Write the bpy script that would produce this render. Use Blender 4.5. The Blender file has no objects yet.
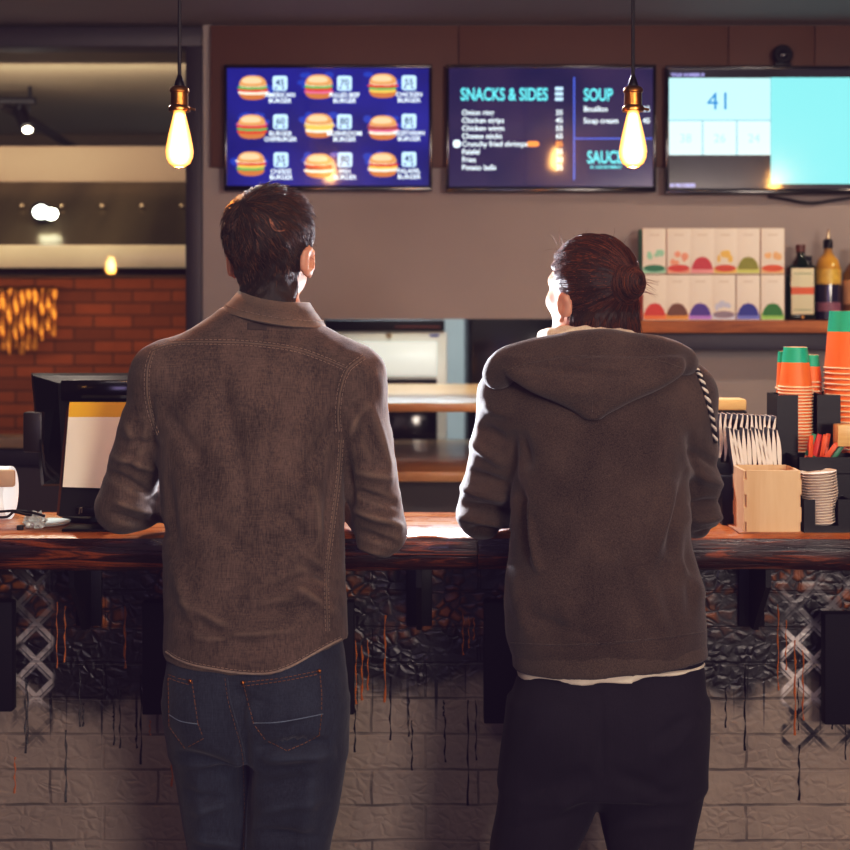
import bpy, bmesh, math, random
import numpy as np
from mathutils import Vector, Matrix
from mathutils.bvhtree import BVHTree
random.seed(7); RNG = np.random.default_rng(7)
SC = bpy.context.scene; COL = SC.collection
F = 1400.0; CZ = 1.5; HY = 305.0; CX = 425.0      # lens in pixels, eye height, horizon row, centre column
def P(px, py, Y): return ((px-CX)*Y/F, Y, CZ-(py-HY)*Y/F)
def PX(px, Y): return (px-CX)*Y/F
def PZ(py, Y): return CZ-(py-HY)*Y/F
def lin(c):
    if isinstance(c, str):
        c = c.lstrip('#'); c = [int(c[i:i+2], 16)/255 for i in (0, 2, 4)]
    return tuple((x/12.92 if x <= .04045 else ((x+.055)/1.055)**2.4) for x in c[:3])
# ---------------------------------------------------------------- materials
class G:
    def __init__(s, name):
        s.m = bpy.data.materials.new(name); s.m.use_nodes = True
        s.t = s.m.node_tree; s.b = s.t.nodes['Principled BSDF']
    def n(s, typ, **kw):
        nd = s.t.nodes.new(typ)
        for k, v in kw.items(): setattr(nd, k, v)
        return nd
    def lk(s, a, sock):
        if isinstance(a, bpy.types.NodeSocket): s.t.links.new(a, sock)
        elif a is not None:
            try: sock.default_value = a
            except Exception: sock.default_value = tuple(a)+(1.0,)
    def co(s, kind='Object'): return s.n('ShaderNodeTexCoord').outputs[kind]
    def map(s, v, scale=(1, 1, 1), rot=(0, 0, 0), loc=(0, 0, 0)):
        m = s.n('ShaderNodeMapping'); s.lk(v, m.inputs['Vector'])
        m.inputs['Scale'].default_value = scale; m.inputs['Rotation'].default_value = rot; m.inputs['Location'].default_value = loc
        return m.outputs[0]
    def noise(s, v, scale, detail=3, rough=.5, dist=0):
        t = s.n('ShaderNodeTexNoise'); s.lk(v, t.inputs['Vector']); t.inputs['Scale'].default_value = scale
        t.inputs['Detail'].default_value = detail; t.inputs['Roughness'].default_value = rough; t.inputs['Distortion'].default_value = dist
        return t.outputs['Fac']
    def vor(s, v, scale, feature='F1', out='Distance', smooth=None):
        t = s.n('ShaderNodeTexVoronoi', feature=feature); s.lk(v, t.inputs['Vector']); t.inputs['Scale'].default_value = scale
        if smooth is not None: t.inputs['Smoothness'].default_value = smooth
        return t.outputs[out]
    def wave(s, v, scale, dist=0, detail=2, dscale=1, direction='X', prof='SIN'):
        t = s.n('ShaderNodeTexWave', bands_direction=direction, wave_profile=prof); s.lk(v, t.inputs['Vector'])
        t.inputs['Scale'].default_value = scale; t.inputs['Distortion'].default_value = dist
        t.inputs['Detail'].default_value = detail; t.inputs['Detail Scale'].default_value = dscale
        return t.outputs['Fac']
    def ma(s, op, a, b=None, c=None, clamp=False):
        t = s.n('ShaderNodeMath', operation=op, use_clamp=clamp); s.lk(a, t.inputs[0])
        if b is not None: s.lk(b, t.inputs[1])
        if c is not None: s.lk(c, t.inputs[2])
        return t.outputs[0]
    def mix(s, f, a, b, blend='MIX'):
        t = s.n('ShaderNodeMix', data_type='RGBA', blend_type=blend)
        s.lk(f, t.inputs[0]); s.lk(a, t.inputs[6]); s.lk(b, t.inputs[7]); return t.outputs[2]
    def ramp(s, f, stops, interp='LINEAR'):
        t = s.n('ShaderNodeValToRGB'); s.lk(f, t.inputs[0]); cr = t.color_ramp; cr.interpolation = interp
        while len(cr.elements) < len(stops): cr.elements.new(.5)
        for e, (p, c) in zip(cr.elements, stops):
            e.position = p
            e.color = (c, c, c, 1) if isinstance(c, (int, float)) else tuple(c)+(1,)
        return t.outputs[0]
    def sep(s, v):
        t = s.n('ShaderNodeSeparateXYZ'); s.lk(v, t.inputs[0]); return t.outputs
    def comb(s, x, y, z):
        t = s.n('ShaderNodeCombineXYZ')
        for k, q in enumerate((x, y, z)): s.lk(q, t.inputs[k])
        return t.outputs[0]
    def step(s, v, lo, hi):
        t = s.n('ShaderNodeMapRange', interpolation_type='SMOOTHSTEP'); s.lk(v, t.inputs[0])
        s.lk(lo, t.inputs[1]); s.lk(hi, t.inputs[2]); return t.outputs[0]
    def bump(s, h, strength=.5, dist=.01, prev=None):
        t = s.n('ShaderNodeBump'); s.lk(h, t.inputs['Height']); t.inputs['Strength'].default_value = strength
        t.inputs['Distance'].default_value = dist
        if prev is not None: s.lk(prev, t.inputs['Normal'])
        return t.outputs[0]
    def set(s, **kw):
        for k, v in kw.items(): s.lk(v, s.b.inputs[k.replace('_', ' ')])
        return s
def c4(c): return tuple(lin(c))+(1,)
def mat(name, color, rough=.5, metal=0, var=.12, scale=30, bump=0, bscale=200, emit=0, ecol=None, coat=0, spec=.5, **kw):
    g = G(name); c = lin(color)
    v = g.co()
    if var:
        f = g.noise(v, scale, 4)
        lo = tuple(x*(1-var) for x in c)+(1,); hi = tuple(min(1, x*(1+var)) for x in c)+(1,)
        g.set(Base_Color=g.mix(f, lo, hi))
    else: g.b.inputs['Base Color'].default_value = c+(1,)
    g.set(Roughness=rough, Metallic=metal)
    g.b.inputs['Specular IOR Level'].default_value = spec
    if coat: g.b.inputs['Coat Weight'].default_value = coat; g.b.inputs['Coat Roughness'].default_value = .08
    if bump: g.set(Normal=g.bump(g.noise(v, bscale, 3), bump, .004))
    if emit:
        g.b.inputs['Emission Color'].default_value = tuple(lin(ecol or color))+(1,); g.b.inputs['Emission Strength'].default_value = emit
    for k, q in kw.items(): g.b.inputs[k.replace('_', ' ')].default_value = q
    return g.m
# ---------------------------------------------------------------- mesh builder
class MB:
    def __init__(s): s.v = []; s.f = []; s.m = []
    def add(s, vs, fs, mi=0, M=None):
        o = len(s.v)
        s.v += [tuple(M @ Vector(p)) for p in vs] if M is not None else [tuple(p) for p in vs]
        s.f += [tuple(i+o for i in f) for f in fs]; s.m += [mi]*len(fs); return s
    def box(s, x0, x1, y0, y1, z0, z1, bev=0, mi=0, M=None, seg=2):
        if x0 > x1: x0, x1 = x1, x0
        if y0 > y1: y0, y1 = y1, y0
        if z0 > z1: z0, z1 = z1, z0
        bm = bmesh.new(); bmesh.ops.create_cube(bm, size=1)
        for q in bm.verts: q.co = ((x0+x1)/2+q.co.x*(x1-x0), (y0+y1)/2+q.co.y*(y1-y0), (z0+z1)/2+q.co.z*(z1-z0))
        if bev: bmesh.ops.bevel(bm, geom=bm.edges[:], offset=min(bev, .49*min(x1-x0, y1-y0, z1-z0)), segments=seg, affect='EDGES', profile=.5)
        bm.verts.index_update()
        s.add([q.co.copy() for q in bm.verts], [[q.index for q in f.verts] for f in bm.faces], mi, M); bm.free(); return s
    def lathe(s, prof, seg=32, mi=0, M=None, loc=(0, 0, 0), cap=True, mis=None):
        vs = []; fs = []; n = len(prof)
        for r, z in prof:
            for k in range(seg):
                a = 2*math.pi*k/seg; vs.append((loc[0]+r*math.cos(a), loc[1]+r*math.sin(a), loc[2]+z))
        ms = []
        for i in range(n-1):
            for k in range(seg):
                fs.append((i*seg+k, i*seg+(k+1) % seg, (i+1)*seg+(k+1) % seg, (i+1)*seg+k)); ms.append(mis[i] if mis else mi)
        if cap:
            fs.append(tuple(range(seg))[::-1]); ms.append(mis[0] if mis else mi)
            fs.append(tuple((n-1)*seg+k for k in range(seg))); ms.append(mis[-1] if mis else mi)
        k0 = len(s.m); s.add(vs, fs, mi, M); s.m[k0:] = ms; return s
    def cyl(s, a, b, r0, r1=None, seg=16, mi=0): return s.tube([a, b], [r0, r0 if r1 is None else r1], seg, mi)
    def tube(s, pts, r, seg=8, mi=0, flat=1.0, closed=False):
        pts = [Vector(p) for p in pts]; n = len(pts)
        rs = r if isinstance(r, (list, tuple)) else [r]*n
        vs = []; fs = []; ref = None
        for i, p in enumerate(pts):
            t = (pts[min(i+1, n-1)]-pts[max(i-1, 0)])
            t = t.normalized() if t.length > 1e-9 else Vector((0, 0, 1))
            if ref is None: ref = Vector((0, 0, 1)) if abs(t.z) < .9 else Vector((1, 0, 0))
            u = (ref-t*ref.dot(t)); u = u.normalized() if u.length > 1e-6 else t.orthogonal().normalized(); w = t.cross(u); ref = u
            for k in range(seg):
                a = 2*math.pi*k/seg; vs.append(p+u*(math.cos(a)*rs[i])+w*(math.sin(a)*rs[i]*flat))
        for i in range(n-1):
            for k in range(seg): fs.append((i*seg+k, i*seg+(k+1) % seg, (i+1)*seg+(k+1) % seg, (i+1)*seg+k))
        fs.append(tuple(range(seg))[::-1]); fs.append(tuple((n-1)*seg+k for k in range(seg)))
        return s.add(vs, fs, mi)
    def prism(s, poly, axis, d0, d1, mi=0, M=None):
        # polygon in the two other axes, extruded along axis ('x','y','z')
        def mk(p, d): return (d, p[0], p[1]) if axis == 'x' else (p[0], d, p[1]) if axis == 'y' else (p[0], p[1], d)
        n = len(poly); vs = [mk(p, d0) for p in poly]+[mk(p, d1) for p in poly]
        fs = [tuple(range(n)), tuple(range(2*n-1, n-1, -1))]+[(i, i+n, (i+1) % n+n, (i+1) % n) for i in range(n)]
        return s.add(vs, fs, mi, M)
    def ball(s, c, r, seg=16, mi=0):
        rr = r if isinstance(r, (tuple, list)) else (r, r, r); vs = []; fs = []; h = seg//2
        for i in range(h+1):
            t = math.pi*i/h
            for k in range(seg):
                a = 2*math.pi*k/seg; vs.append((c[0]+rr[0]*math.sin(t)*math.cos(a), c[1]+rr[1]*math.sin(t)*math.sin(a), c[2]+rr[2]*math.cos(t)))
        for i in range(h):
            for k in range(seg): fs.append((i*seg+k, (i+1)*seg+k, (i+1)*seg+(k+1) % seg, i*seg+(k+1) % seg))
        return s.add(vs, fs, mi)
def spline(pts, n=8):
    pts = [Vector(p) for p in pts]; out = []
    for i in range(len(pts)-1):
        p0, p1, p2, p3 = pts[max(i-1, 0)], pts[i], pts[i+1], pts[min(i+2, len(pts)-1)]
        for k in range(n):
            t = k/n; out.append(.5*((2*p1)+(p2-p0)*t+(2*p0-5*p1+4*p2-p3)*t*t+(3*p1-p0-3*p2+p3)*t**3))
    return out+[pts[-1]]
# ---------------------------------------------------------------- objects
BASE = {}
def link(o, parent=None):
    COL.objects.link(o)
    if parent is not None:
        o.parent = parent
        if parent in BASE and BASE[parent] is not None: o.matrix_parent_inverse = Matrix.Translation(-Vector(BASE[parent]))
    return o
def obj(name, mb, mats, parent=None, base=None, smooth=35, recalc=True):
    """one mesh object; coordinates are world coordinates unless its thing was made local"""
    me = bpy.data.meshes.new(name); me.from_pydata(mb.v, [], mb.f)
    for m in (mats if isinstance(mats, (list, tuple)) else [mats]): me.materials.append(m)
    me.polygons.foreach_set('material_index', mb.m)
    if recalc:
        bm = bmesh.new(); bm.from_mesh(me); bmesh.ops.recalc_face_normals(bm, faces=bm.faces); bm.to_mesh(me); bm.free()
    if smooth:
        me.polygons.foreach_set('use_smooth', [True]*len(me.polygons)); me.set_sharp_from_angle(angle=math.radians(smooth))
    me.update(); o = bpy.data.objects.new(name, me)
    if base is not None:
        me.transform(Matrix.Translation(-Vector(base))); o.location = base; BASE[o] = tuple(base)
    return link(o, parent)
def tag(o, label=None, cat=None, group=None, kind=None):
    for k, v in (('label', label), ('category', cat), ('group', group), ('kind', kind)):
        if v: o[k] = v
    return o
def thing(name, label, cat, base=(0, 0, 0), group=None, local=False):
    o = bpy.data.objects.new(name, None); o.empty_display_size = .05; o.location = base; COL.objects.link(o)
    BASE[o] = None if local else tuple(base)
    return tag(o, label, cat, group)
def struct(name, mb, m, smooth=35): return tag(obj(name, mb, m, smooth=smooth), kind='structure')
def dup(o, label=None, loc=None, rot=None, parent=None):
    c = o.copy(); COL.objects.link(c)
    if parent is not None: c.parent = parent
    for ch in list(o.children): dup(ch, parent=c)
    if label: c['label'] = label
    if loc is not None: c.location = loc
    if rot is not None: c.rotation_euler = rot
    return c
def text_mb(mb, s, size, M, mi=0, bold=0.0, sx=1.0, align='LEFT'):
    cu = bpy.data.curves.new('t', 'FONT'); cu.body = s; cu.size = size; cu.align_x = align; cu.offset = bold; cu.resolution_u = 4
    o = bpy.data.objects.new('t', cu); COL.objects.link(o)
    me = bpy.data.meshes.new_from_object(o.evaluated_get(bpy.context.evaluated_depsgraph_get()))
    mb.add([(v.co.x*sx, v.co.y, v.co.z) for v in me.vertices], [tuple(p.vertices) for p in me.polygons], mi, M)
    bpy.data.objects.remove(o); bpy.data.curves.remove(cu); bpy.data.meshes.remove(me)
ORD = ['first', 'second', 'third', 'fourth', 'fifth', 'sixth', 'seventh', 'eighth', 'ninth', 'tenth', 'eleventh', 'twelfth', 'thirteenth',
       'fourteenth', 'fifteenth', 'sixteenth', 'seventeenth', 'eighteenth', 'nineteenth', 'twentieth', 'twenty-first', 'twenty-second', 'twenty-third']
# ---------------------------------------------------------------- implicit surfaces for figures and clothes
class Field:
    def __init__(s, lo, hi, h):
        s.lo = np.array(lo, float); s.h = h; n = np.ceil((np.array(hi)-s.lo)/h).astype(int)+1
        s.ax = [(s.lo[i]+h*np.arange(n[i])).astype(np.float32) for i in range(3)]; s.D = np.full(n, .25, np.float32)
    def reg(s, lo, hi):
        return tuple(slice(max(0, int(math.floor((lo[i]-s.lo[i])/s.h))), max(0, min(len(s.ax[i]), int(math.ceil((hi[i]-s.lo[i])/s.h))+1))) for i in range(3))
    def xyz(s, r): return s.ax[0][r[0]][:, None, None], s.ax[1][r[1]][None, :, None], s.ax[2][r[2]][None, None, :]
    def put(s, fn, lo, hi, k=.0, mode='add'):
        r = s.reg(lo, hi)
        if any(q.stop <= q.start for q in r): return s
        d = fn(*s.xyz(r)).astype(np.float32); D = s.D[r]
        if mode == 'cut': D, d = -D, d
        if k > 0:
            hh = np.clip(.5+.5*(D-d)/k, 0, 1); m = D*(1-hh)+d*hh-k*hh*(1-hh)
        else: m = np.minimum(D, d)
        s.D[r] = -m if mode == 'cut' else m
        return s
    def cone(s, a, b, ra, rb, k=.02, mode='add', sc=(1, 1, 1)):
        a = np.array(a, float); b = np.array(b, float); sc = np.array(sc, float); mg = k+.02+2*s.h
        rm = np.array([max(ra, rb)]*3)/np.minimum(sc, 1)
        aa = a*sc; bb = b*sc; d = bb-aa; L = max(float(d@d), 1e-9)
        def fn(X, Y, Z):
            x = X*sc[0]-aa[0]; y = Y*sc[1]-aa[1]; z = Z*sc[2]-aa[2]
            t = np.clip((x*d[0]+y*d[1]+z*d[2])/L, 0, 1)
            return np.sqrt((x-t*d[0])**2+(y-t*d[1])**2+(z-t*d[2])**2)-(ra+(rb-ra)*t)
        return s.put(fn, np.minimum(a, b)-rm-mg, np.maximum(a, b)+rm+mg, k, mode)
    def chain(s, pts, rs, k=.02):
        for i in range(len(pts)-1): s.cone(pts[i], pts[i+1], rs[i], rs[i+1], k)
        return s
    def ell(s, c, r, k=.02, R=None, mode='add'):
        c = np.array(c, float); r = np.array(r, float); mg = k+.02+2*s.h; m = r.max()+mg
        def fn(X, Y, Z):
            x, y, z = X-c[0], Y-c[1], Z-c[2]
            if R is not None: x, y, z = [R[0][i]*x+R[1][i]*y+R[2][i]*z for i in range(3)]     # R maps local to world
            k0 = np.sqrt((x/r[0])**2+(y/r[1])**2+(z/r[2])**2); k1 = np.sqrt((x/r[0]**2)**2+(y/r[1]**2)**2+(z/r[2]**2)**2)
            return k0*(k0-1)/np.maximum(k1, 1e-6)
        return s.put(fn, c-m, c+m, k, mode)
    def loft(s, lv, k=.03, n=2.3, grow=0.0):
        """lv: rows (py, left px, right px, Yc, half depth) stacked vertically"""
        Zs = []; A = []
        for py, xl, xr, Yc, b in lv:
            Zs.append(PZ(py, Yc)); A.append((PX((xl+xr)/2, Yc), (xr-xl)/2*Yc/F+grow, Yc, b+grow))
        o = np.argsort(Zs); Zs = np.array(Zs)[o]; A = np.array(A)[o]
        def smooth_interp(z, col):
            return np.interp(z, Zs, A[:, col])
        zz = s.ax[2]; ker = np.ones(9)/9
        tab = [np.convolve(np.pad(smooth_interp(zz, c), 4, mode='edge'), ker, 'valid') for c in range(4)]
        def fn(X, Y, Z):
            i = np.round((Z-s.lo[2])/s.h).astype(int); cx, a, cy, b = [t[i] for t in tab]
            u = np.abs(X-cx)/a; w = np.abs(Y-cy)/b
            q = (u**n+w**n)**(1/n); d = (q-1)*np.minimum(a, b)
            return np.maximum(d, np.maximum(Z-Zs[-1]-grow, Zs[0]-grow-Z))
        lo = (A[:, 0]-A[:, 1]).min()-.05, (A[:, 2]-A[:, 3]).min()-.05, Zs[0]-.05
        hi = (A[:, 0]+A[:, 1]).max()+.05, (A[:, 2]+A[:, 3]).max()+.05, Zs[-1]+.05
        return s.put(fn, lo, hi, k)
    def mesh(s, smooth=1):
        D = s.D; I = D < 0; nx, ny, nz = D.shape
        cnt = np.zeros((nx-1, ny-1, nz-1), np.int8)
        for i in (0, 1):
            for j in (0, 1):
                for k in (0, 1): cnt += I[i:nx-1+i, j:ny-1+j, k:nz-1+k]
        act = (cnt > 0) & (cnt < 8); idx = np.argwhere(act)
        cid = np.full(act.shape, -1, np.int64); cid[act] = np.arange(len(idx))
        cor = [(i, j, k) for i in (0, 1) for j in (0, 1) for k in (0, 1)]
        acc = np.zeros((len(idx), 3)); num = np.zeros(len(idx))
        for a in cor:
            for ax in range(3):
                if a[ax]: continue
                b = list(a); b[ax] = 1
                d0 = D[idx[:, 0]+a[0], idx[:, 1]+a[1], idx[:, 2]+a[2]]; d1 = D[idx[:, 0]+b[0], idx[:, 1]+b[1], idx[:, 2]+b[2]]
                m = (d0 < 0) != (d1 < 0); t = np.where(m, d0/np.where(m, d0-d1, 1), 0)
                p = np.array(a, float)+np.outer(t, np.array(b)-np.array(a)); acc += p*m[:, None]; num += m
        V = s.lo+(idx+acc/num[:, None])*s.h; Fc = []
        for ax in range(3):
            sl0 = [slice(None)]*3; sl1 = [slice(None)]*3; sl0[ax] = slice(0, -1); sl1[ax] = slice(1, None)
            e = np.argwhere(I[tuple(sl0)] != I[tuple(sl1)]); u, w = [q for q in range(3) if q != ax]
            e = e[(e[:, u] > 0) & (e[:, w] > 0) & (e[:, u] < D.shape[u]-1) & (e[:, w] < D.shape[w]-1)]
            inside = I[e[:, 0], e[:, 1], e[:, 2]]; q = []
            for du, dw in ((-1, -1), (0, -1), (0, 0), (-1, 0)):
                c = e.copy(); c[:, u] += du; c[:, w] += dw; q.append(cid[c[:, 0], c[:, 1], c[:, 2]])
            q = np.stack(q, 1); flip = inside if ax != 1 else ~inside
            q[~flip] = q[~flip][:, ::-1]; Fc.append(q)
        Fc = np.concatenate(Fc); Fc = Fc[(Fc >= 0).all(1)]
        for _ in range(smooth): V = lap(V, Fc)
        return V, Fc
def lap(V, Fc, w=.5, mask=None):
    S = np.zeros_like(V); N = np.zeros(len(V))
    for a, b in ((0, 1), (1, 2), (2, 3), (3, 0)):
        for p, q in ((a, b), (b, a)):
            np.add.at(S, Fc[:, p], V[Fc[:, q]]); np.add.at(N, Fc[:, p], 1)
    A = S/np.maximum(N, 1)[:, None]; W = w if mask is None else (w*mask)[:, None]
    return V*(1-W)+A*W
def vnorm(V, Fc):
    n = np.cross(V[Fc[:, 2]]-V[Fc[:, 0]], V[Fc[:, 3]]-V[Fc[:, 1]]); N = np.zeros_like(V)
    for k in range(4): np.add.at(N, Fc[:, k], n)
    return N/np.maximum(np.linalg.norm(N, axis=1), 1e-12)[:, None]
def wob(V, freq, seed, n=14, aniso=(1, 1, 1)):
    r = np.random.default_rng(seed); S = np.zeros(len(V))
    for _ in range(n):
        d = r.normal(size=3)*np.array(aniso); d = d/np.linalg.norm(d)*freq*r.uniform(.6, 1.6)*np.linalg.norm(aniso)/1.73
        S += np.sin(V@d+r.uniform(0, 6.28))
    return S/math.sqrt(n)
def folds(V, N, rows, side=0):
    """raised (+) or sunken (-) cloth creases along lines on the side facing the room"""
    px = CX+V[:, 0]*F/V[:, 1]; py = HY+(CZ-V[:, 2])*F/V[:, 1]; face = np.clip(-N[:, 1]+.35, 0, 1); out = np.zeros(len(V))
    for x0, y0, x1, y1, w, amp in rows:
        dx, dy = x1-x0, y1-y0; L = math.hypot(dx, dy); t = ((px-x0)*dx+(py-y0)*dy)/L**2
        d = ((px-x0)*dy-(py-y0)*dx)/L; bow = np.sin(np.clip(t, 0, 1)*math.pi)
        out += amp*np.exp(-(d/w)**2)*np.where((t > 0) & (t < 1), bow**.7, 0)
    return V+N*(out*face)[:, None]
def nobj(name, V, Fc, mats, parent=None, base=None):
    me = bpy.data.meshes.new(name); me.from_pydata(V.tolist(), [], Fc.tolist())
    for m in (mats if isinstance(mats, (list, tuple)) else [mats]): me.materials.append(m)
    me.polygons.foreach_set('use_smooth', [True]*len(me.polygons)); me.update(); o = bpy.data.objects.new(name, me)
    if base is not None: me.transform(Matrix.Translation(-Vector(base))); o.location = base; BASE[o] = tuple(base)
    return link(o, parent)
def bvh(V, Fc): return BVHTree.FromPolygons(V.tolist(), Fc.tolist())
EYE = Vector((0, 0, CZ))
def hit(tree, px, py):
    d = (Vector(P(px, py, 1.0))-EYE).normalized(); p, n, i, t = tree.ray_cast(EYE, d)
    if p is None: return None
    return p, (n if n.dot(d) < 0 else -n)
def seam(tree, mb, pts, r=.0022, off=.0005, stitch=None, gap=4.5, dash=3.0, srad=.0007, sides=(-1, 1), so=2.6, smb=None, seg=6):
    pl = [Vector((a, b, 0)) for a, b in pts]; pl = spline(pl, 10); dense = [pl[0]]
    for q in pl[1:]:
        while (q-dense[-1]).length > 1.5: dense.append(dense[-1]+(q-dense[-1]).normalized()*1.5)
    run = []
    def flush():
        if len(run) > 1 and mb is not None: mb.tube([h[0]+h[1]*off for h in run], r, seg)
        run.clear()
    for q in dense:
        h = hit(tree, q.x, q.y)
        if h is None or (run and (h[0]-run[-1][0]).length > .02): flush()
        if h: run.append(h)
    flush()
    if smb is not None:
        s = 0; i = 0; L = len(dense)
        while i+2 < L:
            a = dense[i]; b = dense[min(i+max(1, int(dash/1.5)), L-1)]; t = (b-a)
            if t.length > 0:
                nrm = Vector((-t.y, t.x, 0)).normalized()
                for sd in sides:
                    ha = hit(tree, a.x+nrm.x*so*sd, a.y+nrm.y*so*sd); hb = hit(tree, b.x+nrm.x*so*sd, b.y+nrm.y*so*sd)
                    if ha and hb and (ha[0]-hb[0]).length < .02: smb.tube([ha[0]+ha[1]*.0012, hb[0]+hb[1]*.0012], srad, 4)
            i += max(2, int(gap/1.5))
def patch(tree, mb, poly, off=.0025, rings=9, mi=0):
    pts = [Vector((a, b, 0)) for a, b in poly]; bd = []
    for i in range(len(pts)):
        a, b = pts[i], pts[(i+1) % len(pts)]; n = max(2, int((b-a).length/2.5))
        bd += [a.lerp(b, k/n) for k in range(n)]
    c = sum(pts, Vector())/len(pts); vs = []; ok = True; M = len(bd)
    for j in range(rings+1):
        t = (j+1)/(rings+1) if j < rings else 1
        for q in bd:
            w = c.lerp(q, t); h = hit(tree, w.x, w.y)
            if h is None:
                for s in (.97, .94, .9, .85, .8, .7, .5):
                    w = c.lerp(q, t*s); h = hit(tree, w.x, w.y)
                    if h: break
            if h is None: vs.append(vs[-1]); continue
            vs.append(h[0]+h[1]*(off if j < rings else -.001))
    fs = []
    for j in range(rings):
        for k in range(M): fs.append((j*M+k, j*M+(k+1) % M, (j+1)*M+(k+1) % M, (j+1)*M+k))
    fs.append(tuple(range(M)))
    mb.add(vs, fs, mi)
# ================================================================ materials of the room
def wall_mat(name, c, bump=.25):
    g = G(name); v = g.co(); f = g.noise(v, 2.5, 5); f2 = g.noise(v, 160, 3); b = lin(c)
    g.set(Base_Color=g.mix(f, tuple(x*.88 for x in b), tuple(min(1, x*1.1) for x in b)), Roughness=.75, Normal=g.bump(f2, bump, .003)); return g.m
M_WALL = wall_mat('grey plaster', '#9f9893'); M_LOW = wall_mat('blue grey paint', '#5b5b66'); M_CEIL = wall_mat('ceiling paint', '#8f8b89')
M_ROOM = wall_mat('room paint', '#6a5a50'); M_KCEIL = wall_mat('kitchen ceiling', '#9c917c'); M_BEIGE = wall_mat('beige duct board', '#a5927a')
M_PALE = wall_mat('pale tile', '#d8dfdd'); M_DARKW = wall_mat('dark wall', '#3a3330')
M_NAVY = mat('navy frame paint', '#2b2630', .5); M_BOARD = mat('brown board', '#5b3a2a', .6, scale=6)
M_BLACK = mat('black plastic', '#0b090e', .4, bump=.05, spec=.25); M_MATTE = mat('matte black board', '#100d15', .7, spec=.2)
M_GLOSSB = mat('gloss black', '#0c0b10', .15, var=0); M_STEEL = mat('brushed steel', '#c9b797', .3, 1.0, scale=60)
M_BRASS = mat('brass', '#b98546', .28, 1.0, scale=80); M_GOLD = mat('golden foil', '#c99a48', .45, .8, scale=50, var=.35)
M_WHITE = mat('white enamel', '#dfe6e4', .35, var=.03); M_PAPER = mat('paper', '#efe3d2', .7, var=.04)
M_DKGLASS = mat('dark glass', '#17151c', .08, var=0)
def brick_mat():
    g = G('red brick'); v = g.co(); s = g.sep(v); u = g.comb(s[0], s[2], 0.0)
    t = g.n('ShaderNodeTexBrick'); g.lk(u, t.inputs['Vector']); t.inputs['Scale'].default_value = 1
    t.inputs['Brick Width'].default_value = .195; t.inputs['Row Height'].default_value = .063; t.inputs['Mortar Size'].default_value = .006; t.inputs['Mortar Smooth'].default_value = .3
    t.inputs['Color1'].default_value = c4('#94532a'); t.inputs['Color2'].default_value = c4('#6b3a1e'); t.inputs['Mortar'].default_value = c4('#4a2a1a')
    f = g.noise(v, 14, 4); col = g.mix(g.ma('MULTIPLY', f, .5), t.outputs['Color'], c4('#5a2c12'))
    g.set(Base_Color=col, Roughness=.8, Normal=g.bump(g.ma('SUBTRACT', g.ma('MULTIPLY', g.noise(v, 60, 3), .3), t.outputs['Fac']), .6, .01)); return g.m
M_BRICK = brick_mat()
def wood_mat(name, light, dark, rough=.35, axis='x', scale=1.0, coat=.3, bump=.2, contrast=(.35, .7)):
    g = G(name); v = g.co(); sc = {'x': (1.2, 14, 14), 'y': (14, 1.2, 14), 'z': (14, 14, 1.2)}[axis]
    m = g.map(v, tuple(q*scale for q in sc)); f = g.noise(m, 1.6, 6, .6, .6); f2 = g.noise(m, 9, 4, .6)
    k = g.ma('ADD', g.ma('MULTIPLY', f, .75), g.ma('MULTIPLY', f2, .25))
    g.set(Base_Color=g.ramp(k, [(contrast[0], lin(dark)), (contrast[1], lin(light))]), Roughness=rough, Normal=g.bump(k, bump, .004))
    g.b.inputs['Coat Weight'].default_value = coat; g.b.inputs['Coat Roughness'].default_value = .12; return g.m
M_OAK = wood_mat('oak shelf', '#f0cb90', '#cf9a58', .3, coat=.35); M_SHELF = wood_mat('orange stained shelf', '#c98442', '#82481c', .6, coat=0, scale=1.5)
M_PLY = wood_mat('birch plywood', '#dfbd98', '#cda57a', .6, 'z', .6, 0, .05); M_PLYE = wood_mat('plywood edge', '#b27a45', '#7d4c25', .6, 'z', .6, 0, .05)
M_PALEW = wood_mat('pale wood', '#e8c790', '#d2a768', .6, coat=0)
def slab_mat():
    # live edge slab: bright varnished top, dark red-brown figured front
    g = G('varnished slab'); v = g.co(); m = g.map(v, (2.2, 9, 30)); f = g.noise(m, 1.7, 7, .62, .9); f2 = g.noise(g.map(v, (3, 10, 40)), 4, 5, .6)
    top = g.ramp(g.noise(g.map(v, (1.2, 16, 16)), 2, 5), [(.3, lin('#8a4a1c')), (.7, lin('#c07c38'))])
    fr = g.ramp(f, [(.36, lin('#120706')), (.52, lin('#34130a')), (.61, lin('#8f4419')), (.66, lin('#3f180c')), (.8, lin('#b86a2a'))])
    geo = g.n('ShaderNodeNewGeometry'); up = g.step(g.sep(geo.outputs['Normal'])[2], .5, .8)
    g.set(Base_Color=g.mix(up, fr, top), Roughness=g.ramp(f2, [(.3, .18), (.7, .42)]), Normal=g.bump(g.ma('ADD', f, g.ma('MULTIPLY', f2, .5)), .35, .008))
    g.b.inputs['Coat Weight'].default_value = .25; g.b.inputs['Coat Roughness'].default_value = .15; return g.m
M_SLAB = slab_mat()
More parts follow.
